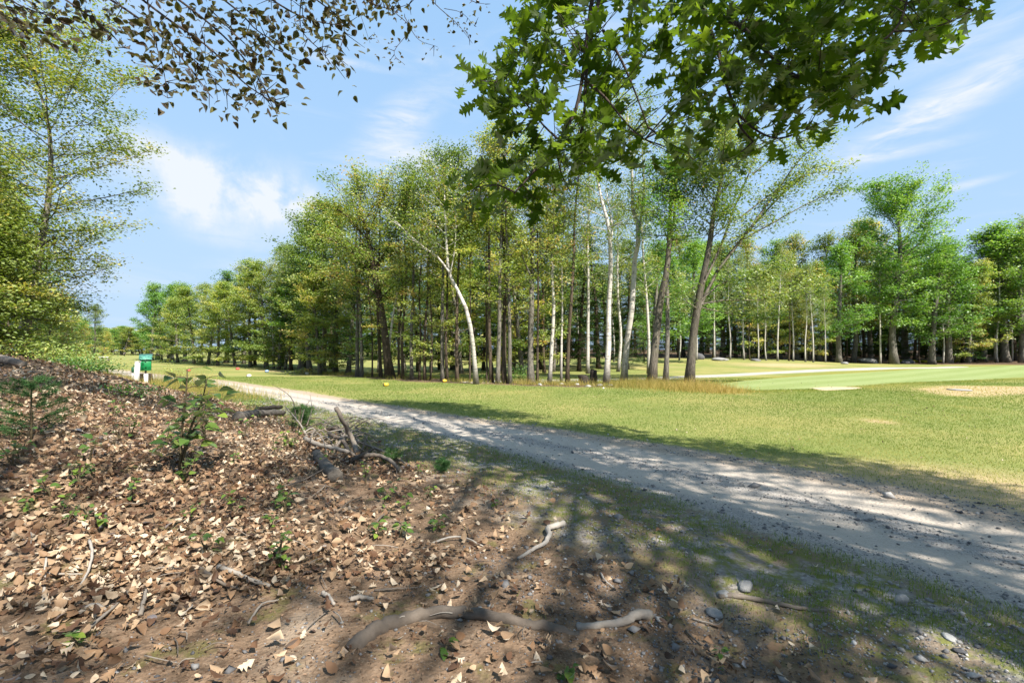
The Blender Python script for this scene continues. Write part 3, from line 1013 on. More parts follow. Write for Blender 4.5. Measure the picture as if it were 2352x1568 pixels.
# look-alike trunks of the grove: foot x, trunk width px, top y, bark, foliage, crown base, foliage style
GR = [(821, 864, 9, 450, 'bark_grey', 'olive', .45), (831, 865, 8, 480, 'bark_grey', 'olive', .5), (855, 866, 4, 560, 'bark_brown', 'hemlock', .2), (875, 867, 8, 430, 'bark_brown', 'olive', .4),
      (917, 869, 6, 420, 'bark_brown', 'yellow', .3), (926, 870, 7, 400, 'bark_brown', 'olive', .45), (946, 872, 8, 380, 'bark_grey', 'olive', .45), (963, 873, 5, 420, 'bark_brown', 'yellow', .22),
      (976, 873, 7, 370, 'bark_brown', 'olive', .4), (988, 874, 4, 520, 'bark_brown', 'yellow', .2), (1017, 875, 9, 345, 'bark_grey', 'olive', .5), (1028, 875, 7, 450, 'bark_brown', 'yellow', .2),
      (1050, 876, 8, 360, 'bark_brown', 'olive', .4), (1079, 877, 4, 480, 'bark_brown', 'yellow', .25), (1119, 878, 5, 400, 'bark_brown', 'olive', .4), (1129, 878, 9, 330, 'bark_brown', 'olive', .45),
      (1143, 880, 10, 310, 'bark_grey', 'yellow', .4), (1158, 880, 11, 330, 'bark_brown', 'olive', .35), (1171, 881, 9, 300, 'bark_grey', 'yellow', .45), (1234, 880, 6, 420, 'bark_brown', 'olive', .35)]
row = []
for k, (px, py, wd, ty, bk, lm, cb) in enumerate(GR):
    g = np.random.default_rng(500 + k)
    lean = g.normal(0, 9)
    mid = [(px + lean * f + g.normal(0, 2.5), py + (ty - py) * f) for f in (.2, .45, .7)]
    rr = wd / F_PX * gp(px, py)[1] / 2
    lay = lm == 'yellow'
    nearb = 1020 < px < 1130
    kw = {**AIRY, 'R': 1.0 if nearb else 2.1 if cb < .4 else 1.8, 'limbs': 28 if cb < .4 else 22}
    if lay:
        kw.update(flat=.3, up=1.4, e0=-2, e1=45, sig=.15, lpt=34)
    if lm == 'hemlock':
        kw.update(flat=.3, up=1.4, e0=-8, e1=15, sig=.12, shape='cone', limbs=40)
    nm = {'yellow': ('beech_tree', 'beech with tiers of yellowing leaves down its trunk in the grove'), 'hemlock': ('hemlock_tree', 'small dark hemlock between the grove trunks'),
          'olive': ('broadleaf_tree', {'bark_grey': 'tall grey-barked tree in the grove behind the tee', 'bark_brown': 'tall dark brown-barked tree in the grove behind the tee'}[bk])}[lm]
    row.append(hero(nm[0], nm[1], [(px, py)] + mid + [(px + lean, ty)], rr, bk, lm, seed=520 + k, cb=.72 if nearb else cb * .78, group='trees of the grove behind the tee', **kw))
kk = [{'yellow': 'tiered yellowing beech', 'hemlock': 'small dark hemlock', 'olive': 'tall %s tree' % q[4].replace('bark_', '') + '-barked'}[q[5]] for q in GR]
kk = [('tall brown-barked tree' if 'brown' in q else 'tall grey-barked tree') if q.startswith('tall') else q for q in kk]
count_off(row[::-1], kk[::-1], 'from the stump hollow along the front of the grove')
# hemlocks and saplings filling the middle of the grove
for k, (px, d, ty) in enumerate([(1330, 34, 520), (1375, 37, 500), (1440, 36, 540), (1240, 36, 560), (1180, 33, 540), (1110, 35, 560), (1010, 36, 560), (760, 38, 560), (700, 40, 580), (1500, 38, 560), (1290, 40, 520)]):
    put('hemlock' if k != 9 else 'maple', px, d, ty, 'standing behind the grove', 'hemlocks behind the grove', 700 + k, 1.0)
for k, (kind, px, d, ty) in enumerate([('olive', 1090, 32, 480), ('birch', 990, 31, 430), ('yellow', 1200, 30, 500), ('birch', 1150, 33, 420), ('birch', 1350, 30, 400), ('olive', 1270, 33, 480), ('yellow', 930, 31, 560), ('birch', 870, 32, 480), ('olive', 1040, 36, 500),
                                       ('birch', 1130, 36, 480), ('thin', 960, 33, 430), ('thin', 1080, 38, 470), ('yellow', 1060, 30, 560), ('thin', 1250, 31, 430), ('maple', 1590, 42, 560), ('birch', 1420, 33, 440), ('birch', 1490, 30, 420)]):
    put(kind, px, d, ty, 'in the shade at the back of the grove', 'trees at the back of the grove', 730 + k)

# --- tree line running away to the left
LEFTROW = [('yellow', 800, 30, 560), ('olive', 770, 31, 480), ('olive', 742, 32, 455), ('yellow', 735, 30, 620), ('olive', 712, 34, 490), ('maple', 690, 36, 600), ('olive', 700, 40, 530), ('hemlock', 668, 36, 580), ('birch', 655, 37, 560), ('birch', 628, 38, 600),
           ('yellow', 640, 37, 640), ('olive', 648, 42, 560), ('yellow', 612, 39, 600), ('hemlock', 585, 44, 620), ('yellow', 575, 41, 625), ('olive', 560, 50, 595), ('yellow', 540, 43, 650), ('maple', 520, 52, 625), ('yellow', 500, 45, 660), ('yellow', 478, 48, 650), ('olive', 462, 54, 650),
           ('yellow', 446, 50, 665), ('maple', 425, 58, 655), ('yellow', 408, 54, 680), ('maple', 395, 64, 655), ('yellow', 385, 58, 690), ('maple', 362, 70, 655), ('maple', 348, 66, 675), ('hemlock', 372, 62, 700)]
row = []
for k, (kind, px, d, ty) in enumerate(LEFTROW):
    row.append(put(kind, px, d, ty, 'in the tree line running to the far field', 'trees in the line running to the far field', 800 + k, 1.1))
count_off(row[::-1], [q[0] for q in LEFTROW][::-1], 'from the far-field end of the tree line')

# --- far left: hill behind the field, blue spruce and purple tree, trees above the bank
g = np.random.default_rng(4)
for k in range(44):
    px = 100 + k * 6.2 + g.normal(0, 4)
    d = 110 + g.uniform(0, 45)
    put(['maple', 'olive', 'yellow'][k % 3], px, d, 758 + g.normal(0, 5) - 6 * math.sin(k * .7), 'across the far field', 'trees across the far field', 1500 + k, 1.7)
b = proto('hemlock', 77, lm='blue', H=7, R=2.2)
place_tree('blue_spruce', b[0], at_depth(221, 100), 'pale blue-grey spruce at the end of the far field', sc=.62)
b = proto('maple', 78, lm='purple', H=5, R=2.4, cb=.1)
place_tree('purple_leaf_tree', b[0], at_depth(194, 100), 'small dark purple-leaved tree beside the blue spruce', sc=.62)
for k, (kind, px, d, ty) in enumerate([('olive', 215, 52, 700), ('maple', 150, 45, 690), ('yellow', 118, 38, 690), ('maple', 60, 34, 560), ('yellow', 175, 50, 730), ('hemlock', 20, 26, 480), ('maple', 10, 30, 430), ('olive', -40, 26, 350), ('hemlock', 70, 40, 600), ('yellow', 95, 30, 730), ('maple', 190, 60, 735), ('olive', 130, 48, 715), ('yellow', 235, 70, 760), ('maple', 90, 36, 660), ('olive', 45, 32, 620)]):
    put(kind, px, d, ty, 'beyond the crest of the leafy bank', 'trees beyond the bank', 950 + k, 1.1)


def bank_tree(name, label, px, d, pts, r0, bark, lm, seed, **kw):
    base = at_depth(px, d)
    tr = np.array([[0, 0, -.1]] + [pix(x, y, d) - base for x, y in pts])
    geo = tree_geo(seed, tr, r0, **kw)
    return place_tree(name, tree_meshes(name + str(seed), geo, bark, lm), base, label)


NEARL = dict(shape='tall', limbs=54, twigs=13, tl=.85, lpt=42, leaf=.085, sig=.17, e0=-5, e1=50, flat=.5, up=1.0)
bank_tree('broadleaf_tree', 'tall leaning tree with sunlit yellow-green sprays at the top of the leafy bank', 52, 13.5, [(62, 740), (84, 620), (105, 500), (116, 400), (112, 290), (85, 190), (60, 110)], .10, 'bark_grey', 'birch', 61, cb=.14, R=3.0, side=.3, **{**NEARL, 'shape': 'vase', 'limbs': 52, 'twigs': 12, 'lpt': 46})
bank_tree('broadleaf_tree', 'second tall tree with dense olive foliage at the top of the bank', -70, 13, [(-65, 700), (-50, 520), (-45, 350), (-50, 180), (-60, 60)], .12, 'bark_grey', 'olive', 62, cb=.25, R=1.5, **{**NEARL, 'limbs': 36})
bank_tree('birch_tree', 'thin leaning birch at the top of the leafy bank', 40, 14.5, [(50, 740), (62, 690), (75, 620), (84, 560)], .06, 'bark_birch', 'olive', 63, cb=.45, R=1.0, **{**NEARL, 'limbs': 14, 'twigs': 9})
bank_tree('young_tree', 'low dense green tree beside the weathered log at the top of the bank', -20, 12, [(-18, 700), (-14, 600), (-10, 480)], .09, 'bark_brown', 'birch', 64, cb=.1, R=.9, **{**NEARL, 'shape': 'cone', 'limbs': 34, 'e0': -10, 'e1': 10, 'flat': .3})
bank_tree('maple_tree', 'leafy young maple low at the top of the bank', 110, 17, [(112, 780), (118, 730), (115, 690)], .05, 'bark_grey', 'yellow', 65, cb=.1, R=1.1, **{**NEARL, 'limbs': 16, 'twigs': 9})

# --- woods on the right, beyond the green
hero('maple_tree', 'biggest maple by the boulders with a thick pale trunk and domed crown', [(2054, 836), (2054, 760), (2056, 680), (2058, 600), (2062, 530), (2064, 450)], .34, 'bark_grey', 'maple', seed=201, cb=.26, R=5.6, shape='vase', limbs=60, twigs=12, tl=1.5, lpt=46, leaf=.21, sig=.34, e0=-5, e1=52, flat=.5)
RIGHT = [('maple', 1927, 47, 565, 1.0), ('maple', 2140, 50, 575, 1.2), ('maple', 2180, 52, 560, 1.1), ('yellow', 2225, 52, 600, .9), ('hemlock', 2212, 53, 580, 1.0), ('birch', 2022, 50, 560, .8), ('birch', 2166, 51, 600, .8), ('thin', 2112, 52, 620, .8), ('olive', 1960, 55, 530, 1.2),
         ('olive', 2000, 58, 500, 1.1), ('olive', 2260, 56, 535, 1.2), ('maple', 2310, 54, 520, 1.2), ('maple', 2350, 52, 540, 1.1), ('olive', 2400, 54, 500, 1.2), ('birch', 2290, 53, 560, .9), ('maple', 2080, 60, 560, 1.2), ('hemlock', 2100, 57, 640, 1.2), ('hemlock', 2330, 58, 580, 1.2), ('hemlock', 1985, 58, 620, 1.2),
         ('olive', 1880, 54, 545, 1.1), ('olive', 1830, 56, 540, 1.1), ('maple', 1790, 58, 560, 1.0), ('yellow', 1850, 52, 610, 1.0), ('yellow', 1760, 51, 620, 1.0), ('olive', 1720, 56, 550, 1.0), ('hemlock', 1690, 55, 590, 1.2), ('hemlock', 1640, 54, 580, 1.2), ('maple', 1660, 56, 560, 1.0), ('hemlock', 1560, 56, 580, 1.2),
         ('maple', 1610, 57, 560, 1.0), ('olive', 1570, 60, 540, 1.1), ('hemlock', 1460, 58, 590, 1.2), ('maple', 1500, 58, 580, 1.1), ('olive', 1420, 60, 560, 1.1), ('hemlock', 1390, 60, 600, 1.2), ('maple', 1340, 60, 590, 1.1), ('olive', 1290, 62, 570, 1.1), ('hemlock', 1250, 62, 610, 1.2), ('olive', 1200, 64, 580, 1.1),
         ('hemlock', 1150, 64, 620, 1.2), ('maple', 1090, 66, 600, 1.1), ('olive', 1030, 68, 590, 1.1), ('hemlock', 980, 68, 630, 1.2), ('maple', 920, 70, 610, 1.1), ('olive', 860, 70, 610, 1.1), ('hemlock', 800, 72, 640, 1.2), ('maple', 740, 74, 640, 1.2), ('olive', 690, 78, 650, 1.2),
         ('hemlock', 1820, 60, 620, 1.3), ('hemlock', 1905, 60, 620, 1.3), ('hemlock', 2250, 60, 640, 1.3), ('hemlock', 2180, 60, 640, 1.3), ('hemlock', 2040, 62, 640, 1.3), ('hemlock', 1740, 60, 610, 1.3), ('hemlock', 2385, 58, 600, 1.3)]
row = []
for k, (kind, px, d, ty, sq) in enumerate(RIGHT):
    row.append(put(kind, px, d, ty, 'in the woods beyond the far track' if px < 1850 else 'in the woods beyond the putting green', 'trees of the far woods', 1000 + k, sq))
for lo, hi, tail in ((2054, 9999, 'past the biggest maple away from the track'), (0, 2054, 'from the biggest maple along the far woods')):
    sel = sorted([i for i, q in enumerate(RIGHT) if lo <= q[1] < hi], key=lambda i: abs(RIGHT[i][1] - 2054))
    count_off([row[i] for i in sel], [RIGHT[i][0] for i in sel], tail)
g = np.random.default_rng(39)
for k in range(26):
    put(['olive', 'maple', 'hemlock', 'birch'][k % 4], 2430 + k * 48 + g.normal(0, 12), 52 + g.uniform(0, 14) - k * .5, 520 + g.normal(0, 25), 'in the woods carrying on past the putting green', 'trees of the woods past the green', 1600 + k, 1.25)
# slim pale stems in front of the woods
EDGE = []
for k, (px, py, ty) in enumerate([(1641, 826, 560), (1677, 826, 590), (1709, 826, 570), (1722, 826, 640), (1742, 828, 620), (1760, 828, 640), (1786, 829, 560), (1812, 829, 570), (1822, 829, 590), (1868, 832, 600), (1850, 831, 610), (1945, 833, 640), (1896, 832, 650),
                                  (1600, 827, 600), (1560, 828, 600), (1480, 830, 590), (1410, 832, 600), (1355, 834, 600), (1330, 836, 610), (1280, 836, 620), (2232, 829, 600), (2285, 829, 620), (2325, 829, 600), (2240, 830, 640)]):
    d = min(gp(px, py)[1], 56)
    EDGE.append((abs(px - 2054), 'birch' if k % 4 != 3 else 'thin', px, put('birch' if k % 4 != 3 else 'thin', px, d, ty, 'along the front edge of the far woods', 'slender stems along the edge of the far woods', 1100 + k, .8)))
for side, tail in ((True, 'along the wood edge counted from the biggest maple towards the grove'), (False, 'along the wood edge past the biggest maple')):
    sel = sorted([q for q in EDGE if (q[2] < 2054) == side], key=lambda q: q[0])
    count_off([q[3] for q in sel], [q[1] for q in sel], tail)
# a closed depth of woods behind
g = np.random.default_rng(19)
for k in range(70):
    px = 600 + k * 26.5 + g.normal(0, 9)
    put('hemlock' if k % 3 else 'maple', px, g.uniform(64, 74), 752 + g.normal(0, 14), 'low in the undergrowth of the far woods', 'undergrowth of the far woods', 1300 + k, 2.0)
g = np.random.default_rng(29)
for k in range(60):
    px = 560 + k * 31.5 + g.normal(0, 9)
    put('hemlock', px, g.uniform(82, 98), 762 + g.normal(0, 8), 'low in the undergrowth of the far woods', 'undergrowth of the far woods', 1400 + k, 3.0)
g = np.random.default_rng(9)
for k in range(64):
    px = 640 + k * 29 + g.normal(0, 8)
    d = g.uniform(74, 100) if px < 1700 else g.uniform(66, 90)
    put(['hemlock', 'olive', 'maple', 'hemlock'][k % 4], px, d, 640 - (40 if px > 1800 else 0) + g.normal(0, 18), 'deep in the far woods', 'trees deep in the far woods', 1200 + k, 1.35)


# ------------------------------------------------------------------ leaf shapes
def leaf_shape(half, curl=0.0, bend=0.0, fold=0.0, twist=0.0, petiole=0.0, cols=1):
    """half: list of (half width, position along), unit length; returns verts, tris lying in xy, axis +y"""
    h = np.array(half, float)
    n = len(h)
    fr = np.linspace(-1, 1, 2 * cols + 1)
    V = np.concatenate([np.stack([f * h[:, 0], h[:, 1], np.zeros(n)], 1) for f in fr])
    T = []
    for c in range(2 * cols):
        for i in range(n - 1):
            a, b = c * n + i, (c + 1) * n + i
            for tri in ((a, b, b + 1), (a, b + 1, a + 1)):
                if np.linalg.norm(np.cross(V[tri[1]] - V[tri[0]], V[tri[2]] - V[tri[0]])) > 1e-9:
                    T.append(tri)
    T = np.array(T)
    x, y = V[:, 0].copy(), V[:, 1].copy()
    V[:, 2] = fold * np.abs(x) + curl * x * x * 2 + bend * (y - .4) ** 2 + twist * x * (y - .5)
    if petiole:
        k = len(V)
        V = np.vstack([V, [[-.008, -petiole, 0], [.008, -petiole, 0], [.006, .02, .002], [-.006, .02, .002]]])
        T = np.vstack([T, [[k, k + 1, k + 2], [k, k + 2, k + 3]]])
    return V, T


OAK = [(0, 0), (.07, .05), (.13, .10), (.24, .13), (.115, .22), (.20, .29), (.40, .31), (.35, .40), (.125, .46), (.20, .56), (.40, .64), (.30, .70), (.10, .72), (.20, .84), (.13, .88), (0, 1.0)]
OAK2 = [(0, 0), (.08, .06), (.19, .14), (.10, .21), (.22, .30), (.34, .37), (.12, .43), (.28, .53), (.39, .61), (.13, .66), (.20, .77), (.24, .85), (.07, .87), (0, 1.0)]
BEECH = [(0, 0), (.14, .08), (.26, .22), (.31, .40), (.27, .60), (.17, .80), (.07, .93), (0, 1.0)]
BEECH_LO = [(0, 0), (.22, .2), (.29, .48), (.18, .78), (0, 1.0)]
OAK_LO = [(0, 0), (.10, .12), (.26, .22), (.12, .34), (.34, .48), (.13, .58), (.26, .74), (0, 1.0)]
OVATE = [(0, 0), (.22, .10), (.36, .28), (.34, .48), (.22, .70), (.09, .88), (0, 1.0)]


def flatten_obj(V, T, name, mat, tint=.5):
    return mk_mesh(name, V, T, {'tint': np.full(len(V), tint)}, mat, True)


def frames(nrm, ax):
    ax = ax - nrm * (ax * nrm).sum(1, keepdims=True)
    ax = unit(ax)
    return np.stack([np.cross(ax, nrm), ax, nrm], 2)     # columns: x, y(axis), z(normal)


def scatter(mb, shapes, pick, pos, Rm, sc, tint):
    for k, (V, T) in enumerate(shapes):
        sel = np.where(pick == k)[0]
        if not len(sel):
            continue
        P = np.einsum('nij,vj->nvi', Rm[sel], V) * sc[sel][:, None, None] + pos[sel][:, None, :]
        F = (np.arange(len(sel)) * len(V))[:, None, None] + T[None]
        mb.add(P.reshape(-1, 3), F.reshape(-1, T.shape[1]), np.repeat(tint[sel], len(V)))


def ground_normals(x, y):
    e = .04
    return unit(np.stack([-(height(x + e, y) - height(x - e, y)) / (2 * e), -(height(x, y + e) - height(x, y - e)) / (2 * e), np.ones_like(x)], 1))


def view_points(n, dmin, dmax, power, seed, margin=1.12):
    """plan positions inside the wedge the photograph sees, denser towards the viewer"""
    g = np.random.default_rng(seed)
    d = (g.uniform(0, 1, n) * (dmax ** power - dmin ** power) + dmin ** power) ** (1 / power)
    x = g.uniform(-1, 1, n)
    x = x * (1 + 1.3 * x ** 12) * d * 1.059 * margin * 1.2     # thins out gradually on either side of the view
    return x, d


# ------------------------------------------------------------------ leaf litter on the bank
def dry_shapes(hi):
    g = np.random.default_rng(3)
    out = []
    for base in ([BEECH, OAK, OAK2, OVATE] if hi else [BEECH_LO, OAK_LO, OVATE[::2] + [(0, 1.0)]]):
        for k in range(4):
            out.append(leaf_shape(base, curl=g.uniform(.3, 1.7) * g.choice([-1, 1]), bend=g.uniform(-.6, .8), fold=g.uniform(-.15, .35), twist=g.uniform(-.9, .9), petiole=.12 if hi else 0, cols=2 if hi else 1))
    return out


def lay(x, y, g, tilt=.38):
    nrm = unit(ground_normals(x, y) + g.standard_normal((len(x), 3)) * tilt)
    ax = g.standard_normal((len(x), 3))
    ax[:, 2] *= .2
    return frames(nrm, unit(ax))


def litter():
    g = np.random.default_rng(21)
    x, y = view_points(330000, 1.9, 24, .97, 22)
    Z, n, t, s, d = zones(x, y)
    dens = sstep(Z['litter'], -.35, .5) * np.interp(d, [2, 5, 10, 24], [1, .95, .8, .6])
    clump = fbm(x * 1.2, y * 1.2, 61)
    dens = dens * (.25 + .75 * sstep(clump, .3, .5))
    stray = (.035 + .05 * (fbm(x * 2, y * 2, 71) > .62)) * sstep(Z['floor'], -.3, .5)
    onlawn = (n > path_edges(t)[1] + .3) & (g.uniform(0, 1, len(x)) < .0035 * (1 + 4 * (fbm(x * .5, y * .5, 64) > .62)))
    keep = ((g.uniform(0, 1, len(x)) < np.maximum(dens * .62, stray)) & (s > .2)) | onlawn
    x, y = x[keep], y[keep]
    sh = dry_shapes(False)
    pick = g.choice(len(sh), len(x), p=np.repeat([.5, .27, .23], 4) / 4)
    z = height(x, y) + g.uniform(.004, .05, len(x))
    far = np.interp(np.hypot(x, y), [3, 12, 24], [1, 1.15, 1.4])
    size = .03 + .06 * g.beta(1.4, 2.2, len(x)) * 1.3
    size = .86 * size * far * np.where(n[keep] > 6, .55, 1) * (.75 + .5 * fbm(x * .8, y * .8, 77))
    mb = MB()
    scatter(mb, sh, pick, np.stack([x, y, z], 1), lay(x, y, g, .5), size, np.clip(g.normal(.58, .28, len(x)) + (fbm(x * 1.5, y * 1.5, 63) - .5) * .5, 0, 1))
    tag(mk_obj('leaf_litter', mb.mesh('leaf_litter', M['dryleaf'])), 'thick carpet of dry brown leaves covering the bank', 'leaf litter', None, 'stuff')
    # crumbs: broken leaf and bark fragments on the soil
    x, y = view_points(62000, 1.7, 8, .8, 25)
    Z, n, t, s, d = zones(x, y)
    keep = g.uniform(0, 1, len(x)) < sstep(Z['floor'], -.6, .4) * (.45 + .3 * (fbm(x * 3, y * 3, 79) > .5))
    x, y = x[keep], y[keep]
    sh = [leaf_shape(BEECH_LO[::2], curl=.8, fold=.2), leaf_shape([(0, 0), (.3, .3), (.12, .7), (0, 1)], curl=-.9), leaf_shape([(.05, 0), (.06, .5), (.04, 1)])]
    mb = MB()
    scatter(mb, sh, g.integers(0, 3, len(x)), np.stack([x, y, height(x, y) + .004], 1), lay(x, y, g, .3), g.uniform(.006, .024, len(x)), np.clip(g.normal(.45, .27, len(x)), 0, 1))
    tag(mk_obj('forest_crumbs', mb.mesh('forest_crumbs', M['soilbit'])), 'fine bark and leaf fragments on the bare soil', 'litter crumbs', None, 'stuff')
    # the leaves that show largest, one by one
    hi = dry_shapes(True)
    ms = [flatten_obj(V, T, 'dry_leaf', M['dryleaf'], .3 + .15 * (k % 4)) for k, (V, T) in enumerate(hi)]
    x, y = view_points(2600, 1.95, 5.2, .7, 29, 1.0)
    Z, n, t, s, d = zones(x, y)
    p = np.maximum(.75 * sstep(Z['litter'], -.5, .3), .16 * sstep(Z['floor'], -.8, .3) + .03)
    keep = np.where((g.uniform(0, 1, len(x)) < p) & (s > .1))[0][:300]
    Rm = lay(x[keep], y[keep], g, .4)
    for i, k in enumerate(keep):
        j = g.integers(0, len(ms))
        o = bpy.data.objects.new('fallen_leaf', ms[j])
        COL.objects.link(o)
        sz = g.uniform(.035, .078)
        m = Matrix([list(r) for r in Rm[i] * sz]).to_4x4()
        m.translation = (x[k], y[k], h1(x[k], y[k]) + g.uniform(.02, .05))
        o.matrix_world = m
        kind = 'smooth-edged oval' if j // 4 in (0, 3) else 'lobed oak'
        bed = 'on the leaf-covered bank' if Z['litter'][k] > 0 else 'alone on dark bare soil'
        tag(o, 'dry curled brown %s leaf lying %s' % (kind, bed), 'leaf', 'fallen leaves, %s' % (bed))


litter()


# ------------------------------------------------------------------ pebbles, gravel, grass
def rock_mesh(name, seed, mat, sub=1, rough=.22, flat=.6, tint=.5):
    g = np.random.default_rng(seed)
    import bmesh
    bm = bmesh.new()
    bmesh.ops.create_icosphere(bm, subdivisions=sub, radius=.5)
    V = np.array([v.co[:] for v in bm.verts])
    T = np.array([[v.index for v in f.verts] for f in bm.faces])
    bm.free()
    for _ in range(5):
        nrm = unit(g.standard_normal(3))
        c = g.uniform(.22, .42)
        dd = V @ nrm
        V = V - np.outer(np.maximum(0, dd - c) * .85, nrm)
    V += g.standard_normal(V.shape) * .5 * rough * (.14 if sub > 1 else .3)
    V *= np.array([1, g.uniform(.6, .95), flat * g.uniform(.8, 1.1)])
    if name is None:
        return V, T
    return mk_mesh(name, V, T, {'tint': np.full(len(V), tint)}, mat, False)


def pebbles():
    g = np.random.default_rng(41)
    sh = []
    for k in range(6):                       # eight- to twenty-sided stones
        V, T = rock_mesh(None, 60 + k, None, 1, .2, .6)
        a = np.array([[1, 0, 0], [-1, 0, 0], [0, 1, 0], [0, -1, 0], [0, 0, 1], [0, 0, -1]], float) * .5
        a = a * g.uniform(.7, 1.1, (6, 1)) + g.normal(0, .07, (6, 3))
        a[:, 2] *= .7
        f = np.array([[0, 2, 4], [2, 1, 4], [1, 3, 4], [3, 0, 4], [2, 0, 5], [1, 2, 5], [3, 1, 5], [0, 3, 5]])
        sh.append((a, f))
    x, y = view_points(230000, 1.7, 15, .7, 43)
    Z, n, t, s, d = zones(x, y)
    u = Z['p_u']
    lane = np.maximum(1 - sstep(np.abs(u - .25), .06, .15), 1 - sstep(np.abs(u - .66), .08, .2))
    onp = sstep(Z['p_in'], -.35, .05)
    pd = onp * (.62 - .56 * lane) + (1 - onp) * sstep(1.9 + 1.2 * (t < 3) - s, 0, 1.4) * sstep(s, -.1, .3) * .9 * (fbm(x * 2.2, y * 2.2, 45) > .42) + .17 * sstep(Z['floor'], -.6, .3) * (Z['litter'] < .2)
    pd = pd * (s > -4.5)
    keep = g.uniform(0, 1, len(x)) < pd
    x, y, d = x[keep], y[keep], d[keep]
    size = np.exp(g.normal(math.log(.0088), .6, len(x))) * np.interp(d, [2, 6, 16], [.9, 1.3, 2.0])
    ang = g.uniform(0, 6.28, len(x))
    ax = np.stack([np.cos(ang), np.sin(ang), g.normal(0, .2, len(x))], 1)
    nr = unit(np.stack([g.normal(0, .3, len(x)), g.normal(0, .3, len(x)), np.ones(len(x))], 1))
    mb = MB()
    scatter(mb, sh, g.integers(0, 6, len(x)), np.stack([x, y, height(x, y) + size * .12], 1), frames(nr, unit(ax)), size, np.clip(g.normal(.56, .22, len(x)) - .24 * sstep(Z['floor'][keep], -.4, .2), 0, 1))
    tag(mk_obj('gravel', mb.mesh('gravel', M['pebble'], False)), 'loose grey gravel and pebbles on the path and verge', 'gravel', None, 'stuff')


pebbles()


def blades(mb, x, y, hgt, wid, g, tint, lean=.5):
    n = len(x)
    z = height(x, y) - .004
    a = g.uniform(0, 6.28, n)
    dx, dy = np.cos(a) * wid * .5, np.sin(a) * wid * .5
    b = g.uniform(0, 6.28, n)
    l = np.abs(g.normal(0, lean, n)) * hgt
    V = np.stack([np.stack([x - dx, y - dy, z], 1), np.stack([x + dx, y + dy, z], 1), np.stack([x + np.cos(b) * l, y + np.sin(b) * l, z + hgt], 1)], 1)
    mb.add(V.reshape(-1, 3), (np.arange(n) * 3)[:, None] + np.array([[0, 1, 2]]), np.repeat(tint, 3))


